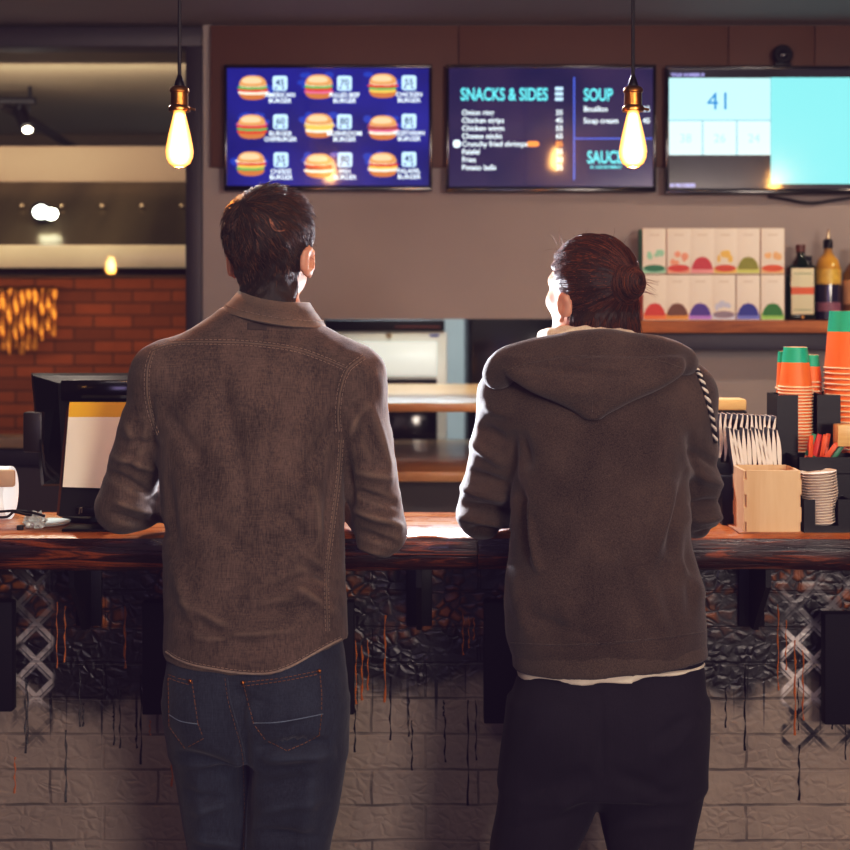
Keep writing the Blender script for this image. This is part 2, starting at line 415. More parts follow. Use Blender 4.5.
# ================================================================ setting
WY = 5.0
fl = MB(); fl.box(-4, 3, -3.6, 8.4, -.1, 0)
struct('floor', fl, wood_mat('dark floor', '#4a3a30', '#2a211c', .5, 'y', .5))
ce = MB(); ce.box(-4, 3, -3.6, 5.0, 2.5, 2.6); struct('ceiling', ce, M_CEIL)
kc = MB(); kc.box(-4, 3, 5.0, 8.4, 2.5, 2.6); struct('ceiling.001', kc, M_KCEIL)
xa, xb = PX(203, WY), PX(322, WY)
w = MB(); w.box(xa, xb, WY, WY+.14, 0, 2.5); w.box(xb, .66, WY, WY+.14, PZ(319, WY), 2.5); w.box(.66, 3, WY, WY+.14, 0, 2.5); w.box(xb, .66, WY, WY+.14, 0, .915)
struct('wall_back', w, M_WALL)
w = MB(); w.box(-4, xa, WY, WY+.14, 0, PZ(447, WY)-.005); struct('wall_back.001', w, M_LOW)
w = MB(); w.box(-4.12, -4, -3.6, 8.4, 0, 2.5); struct('wall_left', w, M_ROOM)
w = MB(); w.box(3, 3.12, -3.6, 8.4, 0, 2.5); struct('wall_right', w, M_ROOM)
w = MB(); w.box(-4, 3, -3.72, -3.6, 0, 2.5); struct('wall_front', w, M_ROOM)
w = MB(); w.box(-4, 3, 8.4, 8.52, 0, 2.5); struct('wall_kitchen', w, M_PALE)
w = MB(); w.box(-4, -.62, 7.0, 7.12, 0, 2.2); struct('wall_brick', w, M_BRICK)
w = MB(); w.box(-.62, -.5, WY+.14, 7.12, 0, 2.5); struct('wall_partition', w, M_DARKW)
# window between bar and kitchen
t = MB(); t.box(-4, xa, WY-.03, WY+.1, PZ(48, WY), PZ(28, WY), .004); t.box(PX(187, WY), xa, WY-.03, WY+.1, PZ(447, WY), PZ(48, WY), .004)
wf = tag(obj('window_1', t, M_NAVY), kind='structure')
s = MB(); s.box(-4, PX(187, WY), WY-.05, WY+.14, PZ(447, WY), PZ(437.5, WY), .004); obj('window_sill', s, mat('pale sill', '#b09c78', .4), wf)
g = G('window glass'); g.set(Base_Color=(1, 1, 1, 1), Roughness=.02); g.b.inputs['Transmission Weight'].default_value = 1; g.b.inputs['IOR'].default_value = 1.45
M_GLASS = g.m
s = MB(); s.box(-3.99, PX(187, WY)-.002, WY+.035, WY+.039, PZ(437.5, WY), PZ(48, WY)); 
gp = G('clear pane'); tr = gp.n('ShaderNodeBsdfTransparent'); gl = gp.n('ShaderNodeBsdfGlossy'); gl.inputs['Roughness'].default_value = .015
fr = gp.n('ShaderNodeFresnel'); fr.inputs['IOR'].default_value = 1.5; mx = gp.n('ShaderNodeMixShader'); gp.lk(fr.outputs[0], mx.inputs[0]); gp.lk(tr.outputs[0], mx.inputs[1]); gp.lk(gl.outputs[0], mx.inputs[2])
gp.t.links.new(mx.outputs[0], gp.t.nodes['Material Output'].inputs['Surface'])
obj('pane', s, gp.m, wf)
t = MB(); t.box(-4, PX(187, WY), WY-.02, WY+.0, PZ(466, WY), PZ(448, WY)-.002, .003); struct('trim_1', t, mat('dark blue band', '#2b2c3c', .5))
# brown board band behind the screens
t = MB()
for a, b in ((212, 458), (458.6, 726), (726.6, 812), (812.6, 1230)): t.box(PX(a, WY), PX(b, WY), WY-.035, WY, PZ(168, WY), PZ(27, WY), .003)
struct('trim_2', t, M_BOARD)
# ================================================================ kitchen seen through the window
t = thing('extractor_hood', 'long kitchen hood with bright steel lip above the brick wall', 'extractor hood', (-1.9, 6.4, 1.6))
b = MB(); b.box(-3.6, -.64, 6.55, 6.98, PZ(182, 6.55), PZ(146, 6.55), .005); obj('duct_box', b, M_BEIGE, t)
z0, z1 = PZ(247, 6.1), PZ(182, 6.55)
b = MB(); b.prism([(6.1, z0), (6.98, z0), (6.98, z1), (6.55, z1)], 'x', -3.6, -.64)
gk = G('smoky hood metal'); vv = gk.co(); gk.set(Base_Color=gk.ramp(gk.noise(gk.map(vv, (1.2, .3, .3)), 2, 4), [(.35, lin('#4a4032')), (.7, lin('#857658'))]), Roughness=.28, Metallic=.7)
obj('canopy', b, gk.m, t)
b = MB()
for i in range(9):
    px = -58+i*40; Y = 6.35; b = MB(); b.ball((PX(px, Y), Y, PZ(206, Y)), .012, 10); obj('rivet', b, M_STEEL, t)
b = MB(); b.box(-3.6, -.64, 6.06, 6.1, PZ(268, 6.06), PZ(245, 6.06), .006); obj('steel_lip', b, mat('polished glowing lip', '#e6d3ae', .3, scale=4, var=.2, emit=.12), t)  # weak emission puts a lit look into the lip
b = MB(); b.box(-3.6, -.64, 6.12, 6.9, PZ(275, 6.1), PZ(272, 6.1)); obj('underside_rail', b, M_DARKW, t)
b = MB(); b.cyl((PX(45, 6.3), 6.22, PZ(213, 6.3)), (PX(45, 6.3), 6.34, PZ(211, 6.3)), .045, .03)
obj('lamp_housing', b, M_BLACK, t)
b = MB(); b.ball((PX(41, 6.2), 6.2, PZ(212, 6.2)), (.035, .012, .03)); b.ball((PX(51, 6.2), 6.2, PZ(214, 6.2)), (.03, .012, .026))
obj('lamp_lens', b, mat('cold lamp', '#ffffff', emit=14, ecol='#f4fff2', var=0), t)
# track spot on the kitchen ceiling
t = thing('track_spotlight', 'small black spotlight hanging from a ceiling rail in the kitchen', 'spotlight', (-1.9, 6.2, 2.4))
Yt = 6.4; ztop = PZ(100, Yt)
b = MB(); b.box(-3.4, PX(36, Yt), Yt-.02, Yt+.02, PZ(104, Yt), PZ(97.5, Yt), .004); obj('rail', b, M_BLACK, t)
for q in (-2.2, -3.0, PX(30, Yt)): b = MB(); b.cyl((q, Yt, ztop), (q, Yt, 2.5), .009); obj('hanger', b, M_BLACK, t)
b = MB(); b.tube(spline([P(19, 110, Yt), P(20, 105, Yt), P(25, 103, Yt), P(29, 106, Yt), P(29, 112, Yt)], 5), .006, 8); obj('yoke', b, M_BLACK, t)
b = MB(); b.cyl(P(20, 110, Yt+.05), P(27, 129, Yt-.05), .036, .03, 20); obj('lamp_head', b, M_BLACK, t)
b = MB(); b.ball(P(27.6, 130, Yt-.055), (.022, .02, .014)); obj('lamp_lens', b, mat('spot lens', '#ffffff', emit=16, ecol='#fff4dd', var=0), t)
t = MB(); t.tube([P(0, 104, 6.6), P(34, 122, 7.0), P(64, 142, 7.6), P(110, 168, 8.35)], .022, 10)
tag(obj('ceiling_pipe', t, M_DARKW), 'dark pipe running diagonally under the kitchen ceiling', 'pipe')
b = MB(); b.box(-3.9, -.64, 8.2, 8.38, PZ(146, 8.2), PZ(131, 8.2), .01); tag(obj('ceiling_duct', b, mat('duct brown', '#5b4a33', .6)), 'dark brown horizontal duct at the far end of the kitchen ceiling', 'duct')
# golden strips hanging on the brick wall
t = thing('hanging_strip_rack', 'row of wavy golden foil strips hanging before the brick wall', 'strips', (-2.0, 6.8, 1.2))
Yg = 6.9
b = MB(); b.cyl((-2.7, Yg, PZ(288, Yg)), (PX(58, Yg), Yg, PZ(288, Yg)), .008, seg=8); b.cyl((-2.65, Yg, PZ(288, Yg)), (-2.65, 7.0, PZ(288, Yg)), .006); b.cyl((PX(50, Yg), Yg, PZ(288, Yg)), (PX(50, Yg), 7.0, PZ(288, Yg)), .006)
obj('rail', b, M_BRASS, t)
x = -2.66; i = 0
while x < PX(55, Yg):
    b = MB(); hgt = random.uniform(.22, .34); pts = []; ph = random.random()*6; n = 14
    vs = []; fs = []
    for k in range(n+1):
        z = PZ(289, Yg)-hgt*k/n; ww = .010+.006*math.sin(k*1.1+ph)
        for q, sx in ((0, -1), (1, 0), (2, 1)): vs.append((x+sx*ww*.8+.002*math.sin(k*.8+ph), Yg-.004+(.006*math.cos(k*.9+ph) if q == 1 else 0), z))
    for k in range(n):
        for q in (0, 1): fs.append((k*3+q, k*3+q+1, k*3+q+4, k*3+q+3))
    b.add(vs, fs); obj('strip', b, M_GOLD, t, recalc=False); x += random.uniform(.026, .036); i += 1
# ================================================================ behind the pass opening
t = thing('pass_shelf', 'upper varnished oak shelf across the kitchen hatch', 'shelf', (.1, 4.9, 1.17))
Ys, Yb = 4.6, 5.72
b = MB(); b.box(xb+.012, .64, Ys, Yb, PZ(412, Ys), PZ(403, Ys), .003); obj('board', b, M_OAK, t)
for x in (xb+.03, .6):
    b = MB(); b.box(x-.012, x+.012, Ys+.05, Yb-.05, PZ(472, Ys)+.001, PZ(412, Ys)-.001, .002); obj('upright', b, M_OAK, t)
b = MB(); b.box(xb+.012, .64, Ys, Yb, PZ(482, Ys), PZ(472, Ys), .003)
t2 = tag(obj('pass_shelf', b, M_OAK, None, base=(.1, 4.9, .93)), 'lower varnished oak shelf sitting on the sill of the kitchen hatch', 'shelf')
for x in (xb+.06, .58):
    s = MB(); s.prism([(Ys+.03, PZ(482, Ys)-.001), (WY-.001, PZ(482, Ys)-.001), (WY-.001, PZ(482, Ys)-.25), (WY-.03, PZ(482, Ys)-.25)], 'x', x-.01, x+.01); obj('bracket', s, M_BLACK, t2)
Ya = 6.0; X0, X1 = PX(318, Ya), PX(447, Ya)
t = thing('kitchen_cabinet', 'white enamel cabinet with a pale door behind the hatch', 'cabinet', ((X0+X1)/2, 6.3, 0))
b = MB(); b.box(X0, X1, Ya+.02, 6.6, 0, PZ(331.5, Ya), .006); obj('cabinet_body', b, M_WHITE, t)
b = MB(); b.box(X0+.02, PX(437, Ya), Ya, Ya+.025, PZ(376, Ya), PZ(342, Ya), .004); obj('door', b, mat('glowing enamel door', '#eef6f6', .3, var=.02, emit=.25, ecol='#dff6f8'), t)  # emission adds brightness to the door, which is no lamp
b = MB(); b.box(X0+.02, PX(437, Ya), Ya, Ya+.022, PZ(520, Ya), PZ(379, Ya), .004); obj('dark_door', b, M_DKGLASS, t)
b = MB(); b.ball((PX(389, Ya), Ya+.01, PZ(335.5, Ya)), .012); obj('knob', b, M_STEEL, t)
b = MB(); b.box(PX(430, Ya), PX(439, Ya), Ya+.012, Ya+.022, PZ(336.5, Ya), PZ(334.5, Ya)); obj('badge', b, mat('blue badge', '#4a63b8', .4), t)
b = MB(); b.box(X0, X1-.01, Ya+.0, 6.55, PZ(331, Ya), PZ(320, Ya), .004); b.box(X0+.02, X1-.02, Ya-.006, Ya, PZ(327.5, Ya), PZ(326, Ya))
tray = tag(obj('tray', b, M_BLACK, base=((X0+X1)/2, 6.3, PZ(331, Ya))), 'black flat appliance lying on top of the white cabinet', 'appliance')
b = MB(); b.box(PX(395, Ya), PX(440, Ya), Ya-.009, Ya-.006, PZ(327.4, Ya), PZ(326.2, Ya)); obj('red_strip', b, mat('red strip', '#7b3a30', .4), tray)
t = thing('tall_refrigerator', 'tall black cabinet at the right side of the kitchen hatch', 'refrigerator', (.6, 6.4, 0))
b = MB(); b.box(PX(469, Ya), 1.2, Ya+.03, 6.7, 0, 1.9, .01); obj('refrigerator_body', b, M_BLACK, t)
b = MB(); b.box(PX(471, Ya), .66, Ya, Ya+.03, .1, 1.88, .006); b.box(.67, 1.19, Ya, Ya+.03, .1, 1.88, .006); obj('door', b, M_GLOSSB, t)
b = MB(); b.cyl((.62, Ya-.03, .9), (.62, Ya-.03, 1.5), .01); b.cyl((.62, Ya-.03, .95), (.62, Ya+.001, .95), .008); b.cyl((.62, Ya-.03, 1.45), (.62, Ya+.001, 1.45), .008); obj('handle', b, M_BLACK, t)
# ================================================================ bar
FY, BY, CT, CB = 3.03, 3.38, 1.0, PZ(571, 3.03)
def slab(x0, x1, lab, seed):
    n = max(6, int((x1-x0)/.03)); vs = []; fs = []; r = random.Random(seed)
    prof = [(BY, CB), (BY, CT), (FY+.012, CT), (FY+.002, CT-.006), (FY, CT-.03), (FY+.002, CB+.012), (FY+.012, CB)]
    for i in range(n+1):
        x = x0+(x1-x0)*i/n; q = .0035*math.sin(x*7+seed)+.002*math.sin(x*23+seed*2)
        if i in (0, n): q += .004
        for k, (y, z) in enumerate(prof):
            vs.append((x, y+(q if k >= 2 else 0)+(r.uniform(-.0012, .0012) if k >= 3 else 0), z+(.002*math.sin(x*11+k)*(k in (5, 6)))))
    m = len(prof)
    for i in range(n):
        for k in range(m): fs.append((i*m+k, (i+1)*m+k, (i+1)*m+(k+1) % m, i*m+(k+1) % m))
    fs += [tuple(range(m)), tuple(n*m+k for k in range(m))[::-1]]
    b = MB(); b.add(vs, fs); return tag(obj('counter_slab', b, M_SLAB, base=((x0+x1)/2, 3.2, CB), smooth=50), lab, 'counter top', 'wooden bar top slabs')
xs = PX(478, FY)
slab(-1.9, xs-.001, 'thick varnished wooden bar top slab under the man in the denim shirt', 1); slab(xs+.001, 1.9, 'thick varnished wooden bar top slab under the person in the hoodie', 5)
# bar front: relief brick, black paint running down, stencilled mesh pattern
VY = 3.27
def bar_front_mat():
    g = G('painted relief brick'); v = g.co(); s = g.sep(v); x, z = s[0], s[2]; u = g.comb(x, z, 0.0)
    wx = g.ma('ADD', x, g.ma('MULTIPLY', g.ma('SUBTRACT', g.noise(g.map(v, (3, 3, 3)), 3, 3), .5), .02)); wz = g.ma('ADD', z, g.ma('MULTIPLY', g.ma('SUBTRACT', g.noise(v, 5, 3), .5), .016))
    t = g.n('ShaderNodeTexBrick'); g.lk(g.comb(wx, wz, 0.0), t.inputs['Vector']); t.inputs['Scale'].default_value = 1
    t.inputs['Brick Width'].default_value = .25; t.inputs['Row Height'].default_value = .083; t.inputs['Mortar Size'].default_value = .0042; t.inputs['Mortar Smooth'].default_value = .6
    joint = t.outputs['Fac']
    wv = g.comb(g.ma('ADD', x, g.ma('MULTIPLY', g.noise(v, 16, 2), .05)), g.ma('ADD', g.ma('MULTIPLY', z, 1.25), g.ma('MULTIPLY', g.noise(g.map(v, loc=(3, 1, 2)), 16, 2), .05)), 0.0)
    peb = g.vor(wv, 34, 'SMOOTH_F1', smooth=.35); ed = g.vor(wv, 34, 'DISTANCE_TO_EDGE')
    relief = g.ma('MULTIPLY', g.step(ed, .0, .3), g.step(g.noise(v, 11, 2), .25, .75))
    ht = g.ma('SUBTRACT', g.ma('ADD', g.ma('MULTIPLY', relief, .8), g.ma('MULTIPLY', g.noise(v, 45, 4), .5)), g.ma('MULTIPLY', joint, .8))
    # black paint edge: noise boundary with drips
    dr = g.noise(g.comb(g.ma('MULTIPLY', x, 60), 0.0, 0.0), 1, 1); big = g.noise(g.comb(g.ma('MULTIPLY', x, 3.2), 2.0, 0.0), 1, 3)
    edge = g.ma('SUBTRACT', g.ma('SUBTRACT', .585, g.ma('MULTIPLY', g.ma('SUBTRACT', big, .5), .42)), g.ma('MULTIPLY', g.step(dr, .58, .72), .1))
    blur = g.ma('ADD', z, g.ma('MULTIPLY', g.ma('SUBTRACT', g.noise(v, 24, 4), .5), .1))
    black = g.step(g.ma('SUBTRACT', blur, edge), -.03, .05)
    taupe = g.mix(g.noise(v, 7, 4), c4('#83766a'), c4('#a59787')); taupe = g.mix(g.ma('MULTIPLY', g.ma('MULTIPLY', joint, .6), g.step(g.noise(v, 6, 3), .42, .6)), taupe, c4('#1c1719'))
    col = g.mix(black, taupe, g.mix(g.noise(v, 12, 4), c4('#0d0a10'), c4('#1c1619')))
    # orange mist on the upper relief
    om = g.ma('MULTIPLY', g.ma('MULTIPLY', g.step(g.noise(g.map(v, (2.2, 1, 5)), 2.2, 3), .42, .6), g.step(z, .70, .78)), g.ma('MULTIPLY', relief, .8))
    col = g.mix(om, col, c4('#e8842a'))
    # stencilled wire mesh, white above and black below
    p = .0865
    def lat(off, wd):
        a = g.ma('DIVIDE', g.ma('ADD', g.ma('ADD', x, z), off), p); b = g.ma('DIVIDE', g.ma('SUBTRACT', g.ma('SUBTRACT', x, z), off), p)
        la = g.ma('ABSOLUTE', g.ma('SUBTRACT', g.ma('FRACT', a), .5)); lb = g.ma('ABSOLUTE', g.ma('SUBTRACT', g.ma('FRACT', b), .5))
        q = g.ma('MINIMUM', la, lb); return g.ma('SUBTRACT', 1.0, g.step(q, wd*.5, wd))
    lines = g.ma('MAXIMUM', lat(.02, .12), g.ma('MULTIPLY', lat(.035, .06), .6))
    def zone(a, b): return g.ma('MULTIPLY', g.step(x, a, a+.012), g.ma('SUBTRACT', 1.0, g.step(x, b-.012, b)))
    xr0 = PX(779, VY); zl = g.ma('MAXIMUM', zone(PX(10, VY), PX(56, VY)), zone(PX(-260, VY), PX(-200, VY))); zn = g.ma('MAXIMUM', zl, zone(xr0, PX(900, VY)))
    rag = g.step(g.noise(v, 22, 3), .30, .50)
    zb, zm = PZ(752, VY), PZ(704, VY)
    vert = g.ma('MULTIPLY', g.step(z, zb-.01, zb+.03), g.ma('SUBTRACT', 1.0, g.step(z, PZ(590, VY), PZ(560, VY))))
    msk = g.ma('MULTIPLY', g.ma('MULTIPLY', lines, zn), g.ma('MULTIPLY', vert, rag))
    wh = g.step(z, zm-.015, zm+.015); fade = g.ma('SUBTRACT', 1.0, g.ma('MULTIPLY', g.step(z, PZ(640, VY), PZ(615, VY)), .72))
    amt = g.ma('MULTIPLY', msk, g.ma('MAXIMUM', g.ma('SUBTRACT', 1.0, wh), fade)); amt = g.ma('MULTIPLY', amt, g.ma('ADD', .55, g.ma('MULTIPLY', g.step(x, -.3, .3), .45)))
    col = g.mix(amt, col, g.mix(wh, c4('#17121a'), c4('#d9d2cf')))
    g.set(Base_Color=col, Roughness=g.mix(black, (.65,)*3+(1,), (.36,)*3+(1,)), Normal=g.bump(ht, .5, .008)); return g.m
b = MB(); b.box(-1.9, 1.9, VY, VY+.11, 0, CB-.004)
bar = tag(obj('bar_counter', b, bar_front_mat(), base=(0, VY, 0)), 'relief brick bar front painted black above and taupe below', 'bar front')
def drips(rows, name, m):
    for px, y0, y1, wd in rows:
        b = MB(); pts = []; n = 9; q = PX(px, VY)
        for k in range(n+1): pts.append((q+.0015*math.sin(k*1.7+px), VY-.0005, PZ(y0+(y1-y0)*k/n, VY)))
        rs = [wd*(.7+.5*math.sin(k*2.3+px))*.001 for k in range(n)]+[wd*.0012]
        b.tube(pts, rs, 8); obj(name, b, m, bar)
dr = [(57, 602, 668, 1.6), (65, 606, 662, 2.2), (125, 606, 668, 3), (15, 757, 793, 2.4), (172, 742, 786, 2.5), (356, 640, 704, 2.4), (362, 645, 700, 3), (385, 615, 702, 2.6), (368, 640, 690, 2), (463, 612, 655, 2.2),
      (469, 616, 648, 2), (474, 618, 640, 2), (778, 604, 690, 2), (795, 640, 735, 2.6), (803, 650, 720, 2), (786, 620, 670, 1.6), (150, 720, 735, 2)]
drips(dr, 'orange_paint_run', mat('orange paint', '#c06a20', .3, coat=.3))
r = random.Random(5); dk = []
for k in range(40):
    px = r.uniform(-60, 900); dk.append((px, 690+r.uniform(-25, 20), 715+r.uniform(-5, 50), r.uniform(1.4, 2.6)))
dk += [(66, 730, 802, 2.6), (468, 700, 805, 2.4), (476, 700, 760, 2), (355, 700, 752, 2.2), (799, 745, 800, 2.6), (114, 690, 745, 2), (120, 690, 748, 2), (445, 715, 762, 2), (412, 720, 770, 2)]
drips(dk, 'black_paint_run', mat('black gloss paint', '#141116', .25, coat=.3))
for k, px in enumerate((-72, 248, 590, 931)):
    b = MB(); lo = 712+k*3 if k < 2 else 722+k
    b.box(PX(px-106+(k == 0)*-22, 3.2), PX(px+(106 if k else 84), 3.2), 3.2, 3.235, PZ(lo, 3.2), PZ(602+(k > 1)*12*(k == 3), 3.2), .003)
    o = tag(obj('black_panel', b, M_MATTE, base=(PX(px, 3.2), 3.22, PZ(lo, 3.2))), ['matte black board on the bar front at the far left edge', 'matte black board on the bar front behind the man in denim', 'matte black board on the bar front behind the person in the hoodie', 'matte black board on the bar front at the far right edge'][k], 'panel', 'black boards on the bar front')
    s = MB(); xm = (PX(px-60, 3.2), PX(px+60, 3.2))
    for q in xm: s.cyl((q, 3.235, PZ(660, 3.2)), (q, VY-.004, PZ(660, 3.2)), .012)
    obj('mounting_stud', s, M_BLACK, o)
for k, px in enumerate((77, 419, 763)):
    X = PX(px, 3.15); t = thing('counter_bracket', ['black bracket under the bar top, at the left beside the denim shirt', 'black bracket under the bar top between the two customers', 'black bracket under the bar top below the napkin box'][k], 'bracket', (X, VY, PZ(620, VY)), 'brackets under the bar top')
    b = MB(); b.prism([(3.1, CB-.001), (VY, CB-.001), (VY, PZ(625, VY)), (VY-.05, PZ(625, VY)), (VY-.075, PZ(612, VY)), (3.1, CB-.05)], 'x', X-.006, X+.006); obj('web', b, M_BLACK, t)
    b = MB(); b.box(X-.03, X+.03, VY-.012, VY, PZ(625, VY), CB-.001, .002); obj('back_plate', b, M_BLACK, t)
    b = MB(); b.box(X-.03, X+.03, 3.09, VY-.013, CB-.009, CB-.001, .002); obj('top_plate', b, M_BLACK, t)
# ================================================================ pendant lamps
M_CORD = mat('black cord', '#100d10', .6)
gb = G('glowing bulb'); lw = gb.n('ShaderNodeLayerWeight'); lw.inputs['Blend'].default_value = .42
ramp = gb.ramp(lw.outputs['Facing'], [(.0, (1.0, .82, .42)), (.45, (1.0, .55, .14)), (.95, (.75, .26, .04))])
st = gb.ramp(lw.outputs['Facing'], [(.0, 1.0), (.35, .42), (.9, .13)])
gb.lk(ramp, gb.b.inputs['Emission Color']); gb.lk(gb.ma('MULTIPLY', st, 5.5), gb.b.inputs['Emission Strength']); gb.b.inputs['Base Color'].default_value = (.6, .3, .1, 1); gb.set(Roughness=.08)
M_BULB = gb.m
M_BULB2 = mat('bright bulb', '#ffd08a', emit=110, ecol='#ffb860', var=0)
def pendant(X, Y, zb, label, bm=None):
    t = thing('pendant_lamp', label, 'lamp', (X, Y, zb), 'bare bulb pendant lamps', local=True)
    b = MB(); b.cyl((0, 0, .205), (0, 0, 2.5-zb), .0042, seg=8); obj('cord', b, M_CORD, t)
    b = MB(); b.lathe([(.045, 2.475-zb), (.045, 2.4999-zb)], 20); obj('ceiling_rose', b, M_BLACK, t)
    b = MB(); b.lathe([(.004, .212), (.0085, .2), (.012, .188), (.011, .184)], 16); obj('cord_grip', b, M_BLACK, t)
    b = MB(); b.lathe([(.012, .186), (.019, .183), (.0225, .178), (.0225, .172), (.020, .170), (.0205, .142), (.024, .139), (.0255, .134), (.024, .128), (.018, .126)], 28); b.cyl((.022, 0, .135), (.036, 0, .132), .003, seg=8); obj('lamp_holder', b, M_BRASS, t)
    b = MB(); b.lathe([(.0135, .126), (.015, .118), (.0195, .1), (.0255, .075), (.0305, .05), (.0322, .037), (.0305, .022), (.0245, .009), (.014, .0015), (.004, 0)], 32)
    o = obj('bulb', b, bm or M_BULB, t, smooth=180); return t
pendant(PX(179.5, 3.2), 3.2, PZ(167.5, 3.2), 'glowing filament bulb in brass holder hanging left, above the denim shirt')
pendant(PX(633, 3.2), 3.2, PZ(167.5, 3.2), 'glowing filament bulb in brass holder hanging right, before the menu screens')
# the same lamps further back in the room: seen mirrored in the screens and the window
for k, (a, bq, Yp) in enumerate(((330, 173, 1.45), (556, 161, 1.45), (774, 184, 1.45))):
    Yv = 2*4.93-Yp; pendant(PX(a, Yv), Yp, PZ(bq, Yv)-.05, bm=M_BULB2, label='glowing bare bulb hanging behind the viewer, mirrored in the %s screen' % ('left', 'middle', 'right')[k])
Yv = 2*5.035+1.6; pendant(PX(111, Yv), -1.6, PZ(267, Yv)-.05, bm=M_BULB2, label='glowing bare bulb hanging far behind the viewer, mirrored in the kitchen window')
# ================================================================ menu screens
TY = 4.93
def em(name, col, s, coat=True, rough=.12):
    g = G(name); g.b.inputs['Base Color'].default_value = (.01, .01, .012, 1); g.b.inputs['Emission Color'].default_value = c4(col); g.b.inputs['Emission Strength'].default_value = s
    g.set(Roughness=rough); return g.m
def screen_mat(name, lo, hi, s, nscale=3):
    g = G(name); v = g.co(); g.b.inputs['Base Color'].default_value = (.01, .01, .012, 1)
    g.lk(g.ramp(g.noise(v, nscale, 2), [(.3, lin(lo)), (.7, lin(hi))]), g.b.inputs['Emission Color']); g.b.inputs['Emission Strength'].default_value = s
    g.set(Roughness=.05); g.b.inputs['Coat Weight'].default_value = .35; g.b.inputs['Coat Roughness'].default_value = .16; return g.m
E_WHITE = em('lit white', '#e4f6ff', 1.5); E_ICE = em('lit ice blue', '#bfe6ff', 1.3); E_CYAN = em('lit cyan', '#6fe9f5', 1.2); E_BLUE = em('lit blue', '#2a8fe0', 1.0)
E_PALE = em('lit pale grey', '#a9dfe8', 1.1); E_ORANGE = em('lit orange', '#ff9a4a', 1.3); E_LINE = em('lit blue line', '#5a7dff', 1.0); E_INK = em('screen ink', '#0f2c7a', .7)
E_TEAL = em('lit teal line', '#6cc5d6', 1.0); E_CELL = em('lit white cell', '#d9f7fb', 1.2); E_CELL2 = em('lit ice cell', '#bff6fa', 1.15); E_LAV = em('lit lavender', '#b9b8ff', 1.0)
BUN = [em('bun top', '#f0a869', 1.0), em('bun light', '#ffd3a4', 1.15), em('cream', '#fff0dd', 1.2), em('tomato', '#e8482f', 1.0), em('lettuce', '#6cc46a', .9),
       em('patty', '#b5572f', .8), em('cheese', '#f7cf62', 1.1), em('bun base', '#dd8848', .95), em('glow blue', '#2c52d8', .75), em('pink', '#f07aa0', 1.0)]
def tv(px0, px1, py0, py1, label, smat, name='menu_screen'):
    Y = TY; t = thing(name, label, 'screen', (PX((px0+px1)/2, Y), Y+.05, PZ(py1, Y)), 'wall screens above the counter')
    x0, x1, z1, z0 = PX(px0, Y), PX(px1, Y), PZ(py0, Y), PZ(py1, Y)
    b = MB(); b.box(x0+.03, x1-.03, Y+.012, Y+.05, z0+.03, z1-.03, .01); b.box((x0+x1)/2-.1, (x0+x1)/2+.1, Y+.03, 4.964, (z0+z1)/2-.08, (z0+z1)/2+.08); obj('back_housing', b, M_BLACK, t)
    b = MB(); q = .011
    b.box(x0, x1, Y-.006, Y+.03, z1-q, z1, .003); b.box(x0, x1, Y-.006, Y+.03, z0, z0+q*1.7, .003); b.box(x0, x0+q, Y-.006, Y+.03, z0+q*1.7, z1-q, .003); b.box(x1-q, x1, Y-.006, Y+.03, z0+q*1.7, z1-q, .003)
    obj('frame', b, M_GLOSSB, t)
    b = MB(); b.box(x0+q, x1-q, Y, Y+.012, z0+q*1.7, z1-q); obj('screen', b, smat, t, smooth=0)
    return t
def flat(mb, px0, px1, py0, py1, mi=0, d=.0008, r=0):
    x0, x1, z1, z0 = PX(px0, TY), PX(px1, TY), PZ(py0, TY), PZ(py1, TY); y = TY-d
    if not r: mb.add([(x0, y, z0), (x1, y, z0), (x1, y, z1), (x0, y, z1)], [(0, 1, 2, 3)], mi); return
    R = r*TY/F; pts = []
    for cx, cz, a0 in ((x1-R, z1-R, 0), (x0+R, z1-R, 90), (x0+R, z0+R, 180), (x1-R, z0+R, 270)):
        for k in range(6): a = math.radians(a0+18*k); pts.append((cx+R*math.cos(a), y, cz+R*math.sin(a)))
    mb.add(pts, [tuple(range(len(pts)))], mi)
def blob(mb, cx, cy, rx, ry, mi, d, top=1.0, bot=1.0, wav=0, ph=0):
    pts = []
    for k in range(36):
        a = 2*math.pi*k/36; s = math.sin(a); w = 1+wav*math.sin(a*9+ph)
        pts.append((PX(cx+rx*math.copysign(abs(math.cos(a))**.75, math.cos(a))*w, TY), TY-d, PZ(cy-ry*s*(top if s > 0 else bot)*w, TY)))
    mb.add(pts, [tuple(range(36))], mi)
def writing(mb, s, px, py, h, mi=0, d=.0016, bold=.0, sx=1.0, align='LEFT'):
    """h = capital height in photo pixels, py = baseline"""
    M = Matrix.Translation((PX(px, TY), TY-d, PZ(py, TY))) @ Matrix.Rotation(math.radians(90), 4, 'X')
    text_mb(mb, s, h*TY/F/.70, M, mi, bold*TY/F, sx, align)
T1 = tv(224, 432, 65, 191, 'left wall screen with nine burgers and prices on blue', screen_mat('blue menu', '#10168a', '#2a2fc0', .62, 4))
names = [('AMERICAN', 'BURGER'), ('PULLED BEEF', 'BURGER'), ('CHICKEN', 'BURGER'), ('BURGER', 'CHEFBURGER'), ('MUSHROOM', 'BURGER'), ('VEGETARIAN', 'BURGER'), ('CHEESE', 'BURGER'), ('FISH', 'BURGER'), ('FALAFEL', 'BURGER')]
prices = ['45', '70', '55', '60', '80', '85', '55', '80', '45']
bc = [(253, 88), (319, 87), (383, 86), (252, 127), (319, 126), (383, 128), (251, 164), (319, 166), (383, 165)]
tc = [(280, 83.5), (344.5, 83.5), (409, 83), (280.5, 122), (344.5, 122), (409, 121.5), (281, 160), (345, 160), (409, 159.5)]
